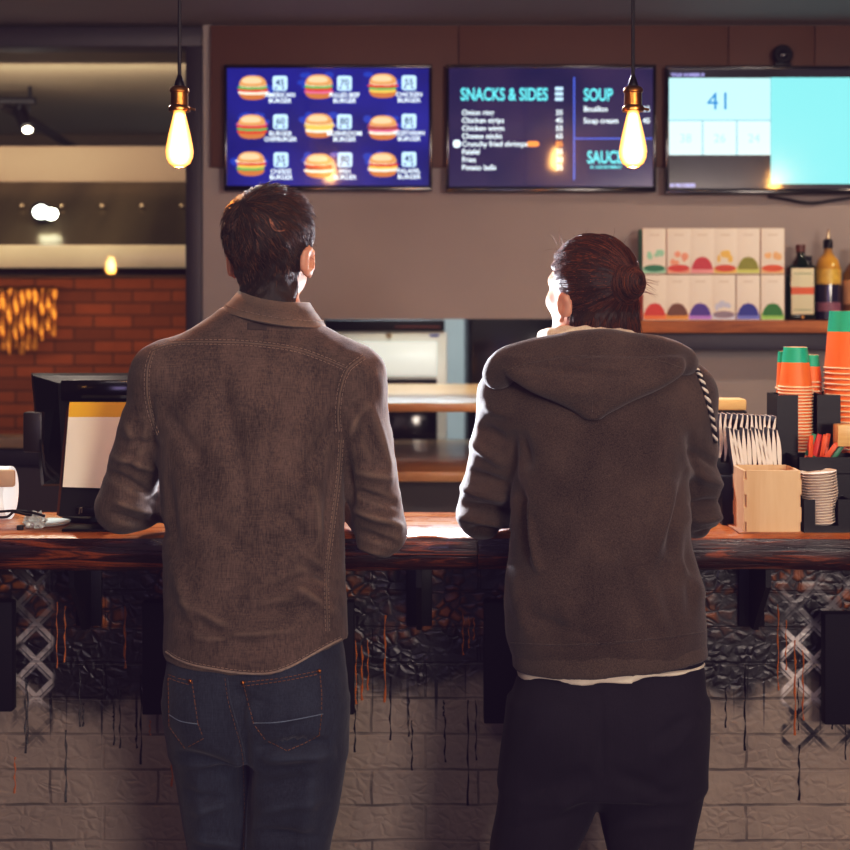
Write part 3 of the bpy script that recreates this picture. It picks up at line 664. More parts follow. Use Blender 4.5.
# layer recipe: (material, dy, half width, half height)
rec = [[2, 4, 3, 2], [2, 4, 3, 9], [2, 3, 4, 6], [9, 3, 4, 3], [2, 6, 6, 2], [9, 5, 9, 2], [2, 3, 6, 4], [2, 3, 5, 2], [2, 3, 6, 2]]
for i in range(9):
    cx, cy = bc[i]; b = MB(); r = random.Random(i)
    for k in range(7): blob(b, cx+r.uniform(-16, 18), cy-4+r.uniform(-8, 6), r.uniform(3, 7), r.uniform(2, 4), 8, .0006+k*.00002, wav=.1, ph=k)
    blob(b, cx, cy+6, 13.5, 5.5, 7, .0010, .6, 1.1)
    for k, mi in enumerate(rec[i][::-1]): blob(b, cx+r.uniform(-.8, .8), cy+4.6-k*2.5, 14.2+r.uniform(-.6, 1.6), 2.2, mi, .0012+k*.0001, wav=.06, ph=k*2+i)
    blob(b, cx, cy-3.4, 13.6, 9, 0, .0020, 1.0, .25); blob(b, cx-1, cy-6.4, 10, 4.4, 1, .0022, 1, .5)
    o = obj('burger_picture', b, BUN, T1, smooth=0, recalc=False)
    tx, ty = tc[i]; b = MB(); flat(b, tx-7.3, tx+7.3, ty-7.6, ty+7.2, 0, r=2.4)
    o = obj('price_badge', b, E_ICE, T1, smooth=0, recalc=False)
    b = MB(); writing(b, prices[i], tx, ty+2.2, 6.4, bold=.16, sx=1.0, align='CENTER')
    for q in (-4, 3.4): blob(b, tx+q, ty+4.6, 1.2, 1.2, 0, .0016)
    obj('price_digits', b, E_INK, o, smooth=0, recalc=False)
    b = MB(); big = 1.0 if max(map(len, names[i])) < 9 else .86
    for k, s in enumerate(names[i]): writing(b, s, tx, ty+13.6+k*5.8, 4.4, bold=.1, sx=.98*(big if len(s) > 8 else 1), align='CENTER')
    obj('burger_name', b, E_WHITE, T1, smooth=0, recalc=False)
T2 = tv(446, 656, 65, 192, 'middle wall screen listing snacks, sides, soup and sauce', screen_mat('violet menu', '#1a1a66', '#4a3670', .55, 5))
def word(T, name, m, *ar, **kw): b = MB(); writing(b, *ar, **kw); return obj(name, b, m, T, smooth=0, recalc=False)
word(T2, 'heading_lettering', E_CYAN, 'SNACKS & SIDES', 460.5, 100.2, 12.2, bold=.42, sx=.685); word(T2, 'heading_lettering', E_CYAN, 'SOUP', 583.5, 100.6, 12, bold=.42, sx=.68); word(T2, 'heading_lettering', E_CYAN, 'SAUCE', 587, 163, 12, bold=.42, sx=.685)
rows = ['Onion ring', 'Chicken strips', 'Chicken wings', 'Cheese sticks', 'Crunchy fried shrimps', 'Falafel', 'Fries', 'Potato balls']; pr = ['35', '45', '55', '65', '85', '35', '30', '35']
for k, s in enumerate(rows):
    y = 115+k*7.85; word(T2, 'dish_lettering', E_WHITE, s, 461.8, y, 5.2, bold=.1, sx=.98)
    word(T2, 'price_lettering', E_ORANGE if k == 4 else E_WHITE, pr[k], 563, y, 5.2, bold=.1, align='RIGHT')
for s, q, y in (('Bouillon', '35', 111.5), ('Soup cream', '45', 123.2)):
    word(T2, 'dish_lettering', E_WHITE, s, 583.5, y, 5.2, bold=.1, sx=.98); word(T2, 'price_lettering', E_WHITE, q, 650, y, 5.2, bold=.1, align='RIGHT')
for k in range(3): b = MB(); flat(b, 555, 563, 87+k*5.2, 90.4+k*5.2); obj('header_mark', b, E_ICE, T2, smooth=0, recalc=False)
b = MB(); blob(b, 456.8, 143.8, 3.9, 3.9, 0, .0012); obj('round_mark', b, E_WHITE, T2, smooth=0, recalc=False)
word(T2, 'small_lettering', E_CYAN, 'IN ASSORTMENT', 590, 168.6, 3.0, bold=.1, sx=.98)
b = MB(); flat(b, 527, 539, 141.2, 146.6, r=2.4); obj('orange_mark', b, E_ORANGE, T2, smooth=0, recalc=False)
b = MB(); flat(b, 573.4, 574.8, 77, 180); flat(b, 574, 652, 138, 139.2); obj('divider_lines', b, E_LINE, T2, smooth=0, recalc=False)
T3 = tv(665.5, 890, 66, 194, 'right wall screen with the order number 41 on pale cyan', screen_mat('dark queue screen', '#2a2630', '#5a5260', .28, 3), 'order_screen')
b = MB(); flat(b, 669, 770.6, 78, 120, d=.0008); obj('number_panel', b, E_CELL2, T3, smooth=0, recalc=False)
for k in range(3): b = MB(); flat(b, 669+k*34.2, 669+k*34.2+33, 121, 155, d=.0008); obj('queue_cell', b, E_CELL, T3, smooth=0, recalc=False)
b = MB(); flat(b, 771, 886, 77.5, 184, d=.0008); obj('blank_panel', b, E_CELL2 and em('lit aqua panel', '#8df0f4', 1.05), T3, smooth=0, recalc=False)
b = MB(); flat(b, 669, 770.6, 120, 121, d=.0012); flat(b, 702, 703.2, 121, 155, d=.0012); flat(b, 736.2, 737.4, 121, 155, d=.0012); flat(b, 770.4, 771, 78, 184, d=.0012); obj('divider_lines', b, E_TEAL, T3, smooth=0, recalc=False)
b = MB(); writing(b, '41', 719, 109.6, 17.5, align='CENTER', sx=1.0, bold=0); obj('number_lettering', b, E_BLUE, T3, smooth=0, recalc=False)
for k, s in enumerate(('38', '26', '24')): word(T3, 'queue_lettering', E_PALE, s, 685.5+k*34.2, 142.4, 8.5, align='CENTER', bold=0)
word(T3, 'caption_lettering', E_LAV, 'YOUR NUMBER IS', 670.5, 76.4, 3.2, sx=.93, bold=.2); word(T3, 'caption_lettering', E_LAV, 'IN PROGRESS', 670, 187, 3.4, sx=.86, bold=.25)
# small camera on the right screen, cable under it
t = thing('security_camera', 'small dark camera sitting on the top edge of the right screen', 'camera', (PX(783, TY), TY, PZ(66, TY)))
b = MB(); X = PX(783, TY); zt = PZ(66, TY)
b.box(X-.03, X+.03, TY-.004, TY+.028, zt, zt+.014, .004); obj('foot', b, M_BLACK, t)
b = MB(); b.lathe([(.001, 0), (.03, .0), (.036, .008), (.036, .026), (.03, .034), (.001, .034)], 28, M=Matrix.Translation((X, TY+.026, zt+.04)) @ Matrix.Rotation(math.radians(90), 4, 'X')); obj('camera_body', b, M_GLOSSB, t)
b = MB(); b.ball((X, TY-.009, zt+.04), (.018, .008, .018)); obj('lens', b, M_DKGLASS, t)
b = MB(); b.tube(spline([P(768, 196.5, 4.978), P(785, 199, 4.978), P(810, 203, 4.978), P(835, 200, 4.978), P(860, 196.5, 4.978)], 8), .005, 8); tag(obj('power_cord', b, M_CORD), 'black cable sagging below the right screen', 'cable')
# ================================================================ shelf with tea boxes and bottles
SY = 4.84
b = MB(); b.box(PX(641, SY), 1.95, SY, WY, PZ(333, SY), PZ(320.5, SY), .003); shelf = tag(obj('wall_shelf', b, M_SHELF, base=(PX(745, SY), WY, PZ(333, SY))), 'orange brown wooden wall shelf carrying tea boxes and bottles', 'shelf')
b = MB(); b.box(PX(641, 4.88), 1.95, 4.88, WY, PZ(350, 4.88), PZ(333.5, 4.88), .003); obj('support_rail', b, mat('blue black rail', '#34333f', .5), shelf)
SZ = PZ(320.5, SY)
W_BOX = mat('box card', '#f1e6da', .55, var=.03)
def tea(px, w, h, side, dome, mist, kind, z, label):
    Y = 4.86; wd = w*Y/F; hh = h*Y/F; x = PX(px, Y); t = bpy.data.objects.new('x', None)
    b = MB(); b.box(-wd/2+.001, wd/2-.001, 0, .09, 0, hh, .002, 0)
    for q in (-1, 1): b.add([(q*(wd/2-.0004), .003, .003), (q*(wd/2-.0004), .087, .003), (q*(wd/2-.0004), .087, hh-.003), (q*(wd/2-.0004), .003, hh-.003)], [(0, 1, 2, 3)], 1)
    def ell(cx, cz, rx, rz, mi, d, f=None):
        n = 28; b.add([(cx+rx*math.cos(2*math.pi*k/n), -d, max(.004, cz+rz*math.sin(2*math.pi*k/n))) for k in range(n)], [tuple(range(n))], mi)
    b.add([(-wd/2+.003, -.0004, .003), (wd/2-.003, -.0004, .003), (wd/2-.003, -.0004, hh*.13), (-wd/2+.003, -.0004, hh*.16)], [(0, 1, 2, 3)], 3)
    if kind == 'dome':
        q = wd*.44; zb = hh*.13
        b.add([(-q, -.0008, zb), (-q*.86, -.0008, zb*.8), (q*.86, -.0008, zb*.8), (q, -.0008, zb), (q*.82, -.0008, hh*.25), (q*.5, -.0008, hh*.345), (q*.2, -.0008, hh*.37), (-q*.2, -.0008, hh*.37), (-q*.5, -.0008, hh*.345), (-q*.82, -.0008, hh*.25)], [tuple(range(10))], 2)
        b.add([(-.0006, -.001, hh*.36), (.0006, -.001, hh*.36), (.0006, -.001, hh*.42), (-.0006, -.001, hh*.42)], [(0, 1, 2, 3)], 2)
    else:
        ell(0, hh*.13, wd*.44, hh*.075, 2, .0008)
        r = random.Random(px)
        for k in range(5): ell(r.uniform(-.3, .3)*wd, hh*r.uniform(.24, .48), wd*r.uniform(.07, .16), hh*r.uniform(.04, .09), 3, .0009+k*.0001)
    b.add([(-wd*.2, -.0006, hh*.84), (wd*.2, -.0006, hh*.84), (wd*.2, -.0006, hh*.87), (-wd*.2, -.0006, hh*.87)], [(0, 1, 2, 3)], 4)
    o = obj('tea_box', b, [W_BOX, mat('box side '+label[:14], side, .5, var=0), mat('dome '+label[:14], dome, .5, scale=90, var=.25), mat('mist '+label[:14], mist, .6, var=.1), M_FAINT], None, recalc=False)
    o.location = (x, Y+.004, z); tag(o, label, 'tea box', 'tea boxes on the wall shelf')
M_FAINT = mat('faint print', '#ddcfc2', .6, var=0)
top = [(654.5, '#2f9c78', '#0f7a52', '#9fd8bf', 'flat', 'teal green'), (679, '#d96a4a', '#cf3a22', '#f2a98c', 'flat', 'red'), (702.5, '#c0455a', '#c23440', '#f0a6a6', 'dome', 'crimson domed'), (725.5, '#d98a3a', '#d14a22', '#efc66a', 'flat', 'orange red'),
       (748.5, '#3f5a2a', '#8a8f22', '#d5d97a', 'dome', 'olive domed'), (773, '#c86a3a', '#dc5a26', '#f3c08a', 'flat', 'orange')]
bot = [(655, '#d9552a', '#cf3318', '#f08a4a', 'dome', 'red orange domed'), (677.5, '#7a4a2a', '#6e4020', '#e0a04a', 'dome', 'brown domed'), (700.5, '#4a2a8a', '#4a2a9a', '#b58ae0', 'dome', 'violet domed'), (724, '#20305a', '#8f8494', '#c8cfe4', 'flat', 'pale grey'),
       (748.5, '#16306a', '#1e2c9c', '#7a86d8', 'dome', 'navy blue domed'), (773, '#2a7a2a', '#1e7a22', '#9ad06a', 'dome', 'green domed')]
for rw, z, nm, h in ((bot, SZ+.0002, 'bottom', 45.5), (top, SZ+46.3*4.86/F, 'top', 46)):
    for k, (px, a, c, d, kd, lab) in enumerate(rw): tea(px, 24.2, h, a, c, d, kd, z, 'white tea box with %s picture, %s from the left in the %s row' % (lab, ORD[k], nm))
def bottle(px, Y, label, profs, mats, name='bottle'):
    t = thing(name, label, 'bottle', (PX(px, Y), Y, SZ), 'bottles on the wall shelf', local=True)
    return t
s_ = 4.9/F
# square shouldered green bottle
t = bottle(800.5, 4.9, 'square dark green bottle with cream label and orange stripe', 0, 0); wd = 14*s_
b = MB(); b.box(-wd, wd, -.03, .03, 0, 55*s_, .012, seg=3); b.lathe([(wd*.7, 54*s_), (wd*.55, 58*s_), (.017, 62*s_), (.014, 66*s_), (.014, 71*s_)], 24); obj('glass_body', b, mat('dark green glass', '#0e2214', .08, var=0, coat=.5), t)
b = MB(); b.lathe([(.016, 68*s_), (.0165, 75*s_), (.015, 75.5*s_)], 24); obj('cap', b, mat('copper cap', '#5c2e1c', .35), t)
b = MB(); b.box(-11.5*s_, 11*s_, -.0318, -.0302, 6*s_, 52*s_, .0005); lb = obj('paper_label', b, mat('cream label', '#dcd6b8', .6, var=.03), t)
b = MB(); b.box(-11.5*s_, 11*s_, -.0324, -.0319, 26*s_, 33*s_); obj('orange_stripe', b, mat('orange print', '#d9622a', .5), lb)
m_ = mat('green print', '#7fa07a', .5)
for q in (10, 46): b = MB(); b.box(-9*s_, 9*s_, -.0324, -.0319, q*s_, (q+1)*s_); obj('green_line', b, m_, lb)
b = MB(); b.ball((0, -.031, 3*s_), (.007, .003, .006)); obj('seal', b, M_BRASS, t)
# clear bottle with pourer
t = bottle(828, 4.9, 'clear golden liqueur bottle with steel pourer spout', 0, 0)
b = MB(); b.lathe([(.034, 0), (.042, .004), (.043, 30*s_), (.043, 52*s_), (.036, 60*s_), (.018, 66*s_), (.014, 70*s_), (.014, 76*s_)], 28)
gg = G('amber glass'); vv = gg.co(); zz = gg.sep(vv)[2]
gg.set(Base_Color=gg.ramp(gg.ma('DIVIDE', zz, .3), [(.0, lin('#23233a')), (.42, lin('#2b2a40')), (.47, lin('#b98a30')), (.72, lin('#d8a63e')), (.85, lin('#8a6a40')), (1, lin('#4a3a2c'))]), Roughness=.12); gg.b.inputs['Coat Weight'].default_value = .6
obj('glass_body', b, gg.m, t)
b = MB(); b.lathe([(.0165, 72*s_), (.0165, 79*s_), (.012, 81*s_)], 20); obj('stopper', b, M_BLACK, t)
b = MB(); b.tube([(0, 0, 80*s_), (.001, 0, 85*s_), (.002, -.006, 91*s_)], [.007, .005, .003], 12); obj('pourer_spout', b, M_STEEL, t)
b = MB(); b.lathe([(.0436, 9*s_), (.0436, 18*s_)], 28, cap=False); obj('paper_label', b, mat('dusky label', '#8a5a6a', .5, scale=60, var=.4), t)
b = MB(); b.lathe([(.0436, 36*s_), (.0437, 44*s_), (.0436, 51*s_)], 28, cap=False); obj('fruit_label', b, mat('gold print', '#e0b44a', .4, scale=60, var=.5), t)
t = bottle(808, 4.966, 'slim dark bottle half hidden behind the green bottle', 0, 0)
b = MB(); b.lathe([(.03, 0), (.032, .004), (.032, 46*s_), (.022, 54*s_), (.012, 58*s_), (.012, 62*s_)], 24); obj('glass_body', b, mat('brown glass', '#1c1210', .1, var=0), t)
b = MB(); b.lathe([(.0326, 14*s_), (.0326, 40*s_)], 24, cap=False); obj('paper_label', b, mat('beige label', '#a98a70', .6), t)
b = MB(); b.lathe([(.0135, 59*s_), (.0135, 65*s_)], 20); obj('cap', b, M_BLACK, t)
t = bottle(856, 4.9, 'amber bottle cut by the right edge of the shelf view', 0, 0)
b = MB(); b.lathe([(.04, 0), (.045, .004), (.045, 46*s_), (.03, 54*s_), (.014, 60*s_), (.014, 70*s_)], 28); obj('glass_body', b, mat('amber bottle glass', '#7a5228', .12, var=0, coat=.5), t)
b = MB(); b.lathe([(.0456, 16*s_), (.0456, 40*s_)], 28, cap=False); obj('paper_label', b, mat('tan label', '#d5a878', .6), t)
b = MB(); b.lathe([(.0165, 66*s_), (.0165, 73*s_)], 20); obj('cap', b, M_BRASS, t)
# ================================================================ left end of the counter: till, sign, paper roll
t = thing('till_terminal', 'black touch screen till seen from behind on the counter', 'till', (PX(95, 3.3), 3.3, CT))
Y = 3.27
def q3(rows): return [P(*r) for r in rows]
b = MB()
fr = q3([(31, 373, 3.27), (165, 373, 3.27), (158, 486, 3.25), (41, 486, 3.25)]); mid = q3([(33, 375.5, 3.235), (163, 375.5, 3.235), (155, 484, 3.2), (44, 484, 3.2)])
inn = q3([(58, 383, 3.215), (138, 383, 3.215), (138, 470, 3.175), (62, 470, 3.175)])
b.add(fr+mid+inn, [(3, 2, 1, 0)]+[(i, (i+1) % 4, 4+(i+1) % 4, 4+i) for i in range(4)]+[(4+i, 4+(i+1) % 4, 8+(i+1) % 4, 8+i) for i in range(4)]+[(8, 9, 10, 11)])
obj('rear_shell', b, mat('till black', '#0b0c0f', .36, bump=.05, spec=.25), t, smooth=20)
b = MB(); b.box(PX(62, 3.2), PX(134, 3.2), 3.185, 3.214, PZ(400, 3.2), PZ(380, 3.2), .004); obj('recess_cover', b, M_GLOSSB, t)
b = MB(); b.box(PX(24, 3.2), PX(43, 3.2), 3.19, 3.23, PZ(452, 3.2), PZ(412, 3.2), .004); obj('card_reader', b, mat('reader black', '#221a1a', .4), t)
b = MB(); b.tube(spline([P(41, 440, 3.19), P(43, 455, 3.17), P(46, 472, 3.165), P(55, 481, 3.16)], 6), .0035, 8); b.tube(spline([P(43, 460, 3.175), P(52, 470, 3.155), P(62, 478, 3.15)], 6), .003, 8); obj('cable', b, M_CORD, t)
b = MB(); b.cyl((PX(100, 3.28), 3.28, CT+.012), (PX(100, 3.25), 3.235, PZ(470, 3.24)), .022, .03, 20); obj('stand_neck', b, M_BLACK, t)
b = MB(); b.lathe([(.085, 0), (.088, .004), (.08, .011), (.03, .014)], 36, loc=(PX(100, 3.28), 3.285, CT)); obj('stand_base', b, M_BLACK, t)
t = thing('sign_holder', 'tilted counter sign holder with cream sheet and yellow band', 'sign', (PX(92, 3.13), 3.13, CT))
a0, a1, b0, b1 = P(58, 515, 3.09), P(118, 515, 3.09), P(69, 402, 3.15), P(126, 402, 3.15)
def quad_board(mb, p00, p10, p01, p11, th, mi=0):
    vs = [Vector(p) for p in (p00, p10, p11, p01)]; n = (vs[1]-vs[0]).cross(vs[3]-vs[0]).normalized()
    if n.y > 0: n = -n
    mb.add(vs+[v-n*th for v in vs], [(0, 1, 2, 3), (7, 6, 5, 4)]+[(i, i+4, (i+1) % 4+4, (i+1) % 4) for i in range(4)], mi)
b = MB(); quad_board(b, P(59, 516, 3.1), P(128, 516, 3.1), P(69, 404, 3.16), P(134, 404, 3.16), .012); bd = obj('board', b, mat('sign board black', '#120f10', .5, spec=.25), t, smooth=20)
b = MB(); quad_board(b, P(56.5, 515, 3.103), P(59, 516, 3.101), P(66, 412, 3.163), P(69, 404, 3.161), .012); obj('wooden_edge', b, mat('brown edge', '#5a2f18', .5), bd, smooth=20)
b = MB(); quad_board(b, P(62.5, 487, 3.1), P(126, 489, 3.1), P(69.5, 402, 3.146), P(132, 402, 3.146), .0012); sh = obj('paper_sheet', b, mat('cream sheet', '#fdf2e0', .6, var=.02), t, smooth=20)
b = MB(); quad_board(b, P(68.5, 417, 3.1375), P(131, 417, 3.1375), P(69.5, 402, 3.1448), P(132, 402, 3.1448), .0005); obj('yellow_band', b, mat('yellow band', '#f5c01c', .5, var=.03), sh, smooth=20)
b = MB(); b.box(PX(62, 3.09), PX(126, 3.09), 3.085, 3.16, CT, CT+.006, .002); b.box(PX(76, 3.09), PX(100, 3.09), 3.082, 3.092, PZ(514, 3.09), PZ(507, 3.09), .002); obj('foot', b, M_BLACK, t)
b = MB(); b.tube([P(79, 514, 3.079), P(80, 508, 3.079), P(82, 507, 3.079), P(81.5, 513, 3.079)], .0016, 6); obj('clip', b, M_STEEL, t)
# paper roll, bag and cable
M_ROLL = mat('glowing white roll', '#fffaf0', .7, var=.02, emit=.35, ecol='#f4f6ff')  # emission stands in for strong light on the paper
t = thing('paper_roll', 'bright white paper roll cut by the left photo edge', 'paper roll', (PX(-6, 3.2), 3.25, CT))
b = MB(); x0, x1 = PX(-62, 3.2), PX(2, 3.2); R = (PZ(470, 3.2)-CT)/2
b.lathe([(.016, 0), (R, 0), (R, x1-x0), (.016, x1-x0)], 40, M=Matrix.Translation((x0, 3.27, CT+R+.0005)) @ Matrix.Rotation(math.radians(90), 4, 'Y')); obj('paper', b, M_ROLL, t)
b = MB(); b.lathe([(.017, 0), (.03, .0), (.03, .03), (.017, .03)], 24, M=Matrix.Translation((PX(2, 3.13), 3.155, PZ(479, 3.13))) @ Matrix.Rotation(math.radians(100), 4, 'Y')); 
b = MB(); b.box(PX(-20, 3.14), PX(13, 3.14), 3.15, 3.165, PZ(488, 3.14), PZ(470.5, 3.14), .006); obj('card_flap', b, mat('tan card', '#c9ad90', .6), t)
b = MB(); b.tube(spline([P(-15, 517, 3.12), P(6, 517, 3.12), P(14, 512, 3.14), P(24, 514, 3.12), P(31, 515, 3.1)], 8), .003, 8); b.box(PX(17, 3.11), PX(23, 3.11), 3.105, 3.118, CT+.0, CT+.011, .002); b.tube(spline([P(-15, 513, 3.16), P(8, 511, 3.16), P(20, 511, 3.14), P(34, 513, 3.12), P(44, 516, 3.09)], 8), .003, 8)
tag(obj('power_cable', b, M_CORD), 'tangled black cable lying on the left end of the counter', 'cable')
b = MB(); r = random.Random(4); vs = []
bm = bmesh.new(); bmesh.ops.create_icosphere(bm, subdivisions=3, radius=1)
for v in bm.verts:
    k = 1+r.uniform(-.38, .3); v.co = Vector((PX(36, 3.14)+v.co.x*.022*k, 3.14+v.co.y*.022*k, max(CT+.0005, CT+.016+v.co.z*.02*k)))
bm.verts.index_update(); b.add([v.co.copy() for v in bm.verts], [[v.index for v in f.verts] for f in bm.faces]); bm.free()
tag(obj('crumpled_film', b, mat('crumpled clear film', '#cfd9d8', .12, .2, var=.2), smooth=5), 'small crumpled clear film beside the sign holder', 'plastic film')
b = MB(); b.lathe([(.03, 0), (.05, .003), (.054, .007), (.051, .007), (.03, .004), (.001, .003)], 32, loc=(PX(48, 3.2), 3.19, CT)); tag(obj('saucer', b, mat('pale dish', '#b9c4c2', .2)), 'small pale dish on the counter behind the sign holder', 'dish')
# ================================================================ right end of the counter
def zc(py, Y): return PZ(py, Y)
Y = 3.06; t = thing('napkin_box', 'light plywood finger jointed box on the counter right of the hoodie', 'box', (PX(770, Y), Y+.05, CT))
x0, x1, zt = PX(744, Y), PX(801.5, Y), PZ(470.5, Y); d = .112; z0 = CT+.004
b = MB(); b.box(x0-.012, x1+.004, Y-.004, Y+d+.004, CT, z0, .001); obj('bottom_panel', b, M_PLYE, t)
def finger(x0, x1, z0, z1):
    zs = [z0, z0+(z1-z0)*.16, z0+(z1-z0)*.4, z0+(z1-z0)*.61, z0+(z1-z0)*.85, z1]; c = .0055; L = []; Rr = []
    for i in range(5):
        o = c if i % 2 == 0 else 0
        L += [(x0+o, zs[i]), (x0+o, zs[i+1])]; Rr += [(x1-o, zs[i]), (x1-o, zs[i+1])]
    return L[::-1]+Rr
pl = finger(x0, x1, z0, zt); pl = pl[::-1]
b = MB(); b.prism(pl, 'y', Y, Y+.006); obj('front_panel', b, M_PLY, t, smooth=20)
b = MB(); b.prism(pl, 'y', Y+d-.006, Y+d); obj('back_panel', b, M_PLY, t, smooth=20)
for q in (x0, x1-.006):
    b = MB(); b.box(q+.0005, q+.0055, Y+.0065, Y+d-.0065, z0, zt-.001); obj('side_panel', b, M_PLY, t, smooth=20)
# black stand with folded sleeves
t = thing('sleeve_stand', 'tall black stand behind the plywood box holding paper sleeves', 'stand', (PX(750, 3.2), 3.24, CT))
b = MB(); b.box(PX(712, 3.23), PX(775, 3.23), 3.225, 3.31, CT, PZ(462, 3.23), .003); b.box(PX(712, 3.31), PX(768, 3.31), 3.302, 3.31, PZ(463, 3.31), PZ(418, 3.31), .002); b.box(PX(716, 3.23), PX(720, 3.23), 3.225, 3.3, PZ(463, 3.23), PZ(458, 3.23)); obj('stand_body', b, M_BLACK, t)
M_SLV = mat('sleeve paper', '#e9dccf', .6, var=.05); M_SLVD = mat('sleeve dark side', '#17131a', .6)
Ysl = 3.235; zsb = PZ(462, Ysl)+.001
def sleeve(px, zb, h, Y, lean, label, ph):
    # a folded sleeve standing edge-on: light lens-shaped edge, dark printed face
    b = MB(); n = 14; vs = []; fs = []; ms = []; dep = .055
    for k in range(n+1):
        u = k/n; wd = .0012+.0036*math.sin(math.pi*min(1, u*1.02))**.8*(1-.25*u); x = lean*(u-.5)+.003*math.sin(u*5+ph)
        for sx, y in ((-1, 0), (1, 0), (1, dep), (-1, dep)): vs.append((x+sx*wd, y, h*u))
    for k in range(n):
        for q in range(4): fs.append((k*4+q, k*4+(q+1) % 4, (k+1)*4+(q+1) % 4, (k+1)*4+q)); ms.append(0 if q in (0, 2) else 1)
    fs += [(3, 2, 1, 0), (n*4, n*4+1, n*4+2, n*4+3)]; ms += [0, 0]
    b.add(vs, fs); b.m = ms; o = obj('paper_sleeve', b, [M_SLV, M_SLVD], smooth=30); o.location = (PX(px, Y), Y, zb); tag(o, label, 'paper sleeve', 'folded paper sleeves in the black stand')
for k in range(13):
    sleeve(720.5+k*4.9, zsb, (PZ(414+.25*k, Ysl)-zsb), Ysl+.004, .007, 'black and cream folded paper sleeve, %s from the left in the tall back row' % ORD[k], k*.7)
t3 = thing('sleeve_tray', 'low black tray between plywood box and tall sleeve stand', 'tray', (PX(755, 3.2), 3.2, CT))
b = MB(); b.box(PX(722, 3.18), PX(782.5, 3.18), 3.178, 3.222, CT, PZ(476, 3.18), .002); obj('tray_body', b, M_BLACK, t3)
zf = PZ(476, 3.18)+.001
for k in range(12):
    h = PZ(428+(k % 3)*1.2, 3.18)-zf; o = None
    b = MB(); n = 14; vs = []; fs = []; ms = []; dep = .036
    for q in range(n+1):
        u = q/n; wd = .0006+.0044*math.sin(math.pi*u)**.9; x = -.012*(u-.5)+.002*math.sin(u*4+k)
        for sx, y in ((-1, 0), (1, 0), (1, dep), (-1, dep)): vs.append((x+sx*wd, y, h*u))
    for q in range(n):
        for j in range(4): fs.append((q*4+j, q*4+(j+1) % 4, (q+1)*4+(j+1) % 4, (q+1)*4+j)); ms.append(0 if j in (0, 2) else 1)
    fs += [(3, 2, 1, 0), (n*4, n*4+1, n*4+2, n*4+3)]; ms += [0, 0]
    b.add(vs, fs); b.m = ms; o = obj('paper_sleeve', b, [M_SLV, M_SLVD], smooth=30); o.location = (PX(733+k*4.2, 3.18), 3.182, zf); tag(o, 'cream edged folded paper sleeve, %s from the left in the low front row' % ORD[k], 'paper sleeve', 'folded paper sleeves in the black stand')
# dark dispenser with pale wooden lid behind
t = thing('napkin_dispenser', 'dark box with pale wooden lid behind the paper sleeves', 'dispenser', (PX(728, 3.34), 3.345, CT))
b = MB(); b.box(PX(710, 3.33), PX(746, 3.33), 3.318, 3.372, CT, PZ(411, 3.32), .003); obj('dispenser_body', b, M_BLACK, t)
b = MB(); b.box(PX(711, 3.32), PX(746.5, 3.32), 3.314, 3.374, PZ(410.5, 3.32), PZ(399, 3.32), .006); obj('wooden_lid', b, M_PALEW, t)
# black caddy
t = thing('cup_caddy', 'black counter organiser holding cups, sugar sticks and lids', 'organiser', (PX(850, 3.2), 3.2, CT))
Yc = 3.27; xl, xr = PX(773, Yc), PX(905, Yc); Hs = 1.0
zt = PZ(394, Yc)
def slotwall(mb, x0, x1, y0, y1, z0, z1, slots):
    xs = x0
    for a, c in slots: mb.box(xs, a, y0, y1, z0, z1); xs = c
    mb.box(xs, x1, y0, y1, z0, z1)
b = MB(); s1, s2 = (PX(794, Yc), PX(813, Yc)), (PX(836, Yc), PX(857, Yc))
slotwall(b, xl, xr, Yc-.036, Yc-.032, PZ(455, Yc), zt, (s1, s2)); b.box(xl, xr, Yc-.036, Yc+.106, CT, PZ(455, Yc)); b.box(xl, PX(823, Yc), Yc+.055, Yc+.058, PZ(455, Yc), zt); b.box(PX(823, Yc), xr, Yc+.1025, Yc+.106, PZ(455, Yc), zt)
for q in (xl, PX(820, Yc), xr-.004): b.box(q, q+.004, Yc-.032, Yc+(.055 if q == xl else .1025), PZ(455, Yc), zt)
obj('cup_tower', b, M_BLACK, t)
b = MB(); ya, yb = 3.135, Yc-.037; z1 = PZ(457, 3.14); z2 = PZ(474, 3.14); x0, x1 = PX(797, 3.14), PX(905, 3.14)
b.box(x0, x1, ya, ya+.004, z2, z1); b.box(x0, x1, yb-.004, yb, z2, z1); b.box(x0, x0+.004, ya, yb, z2, z1); b.box(x1-.004, x1, ya, yb, z2, z1); b.box(x0, x1, ya, yb, CT, z2+.002); obj('stick_tray', b, M_BLACK, t)
b = MB(); xa2, xb2 = PX(801, 3.1), PX(905, 3.1); zz = PZ(498, 3.1)
b.box(xa2, PX(812, 3.1), 3.075, 3.079, CT, zz); b.box(PX(835, 3.1), xb2, 3.075, 3.079, CT, zz); b.box(PX(812, 3.1), PX(835, 3.1), 3.075, 3.079, CT, PZ(524, 3.1)); b.box(xa2, xa2+.004, 3.079, ya-.001, CT, zz); b.box(PX(846, 3.1), PX(848, 3.1), 3.079, ya-.001, CT, zz); obj('lid_pocket', b, M_BLACK, t)
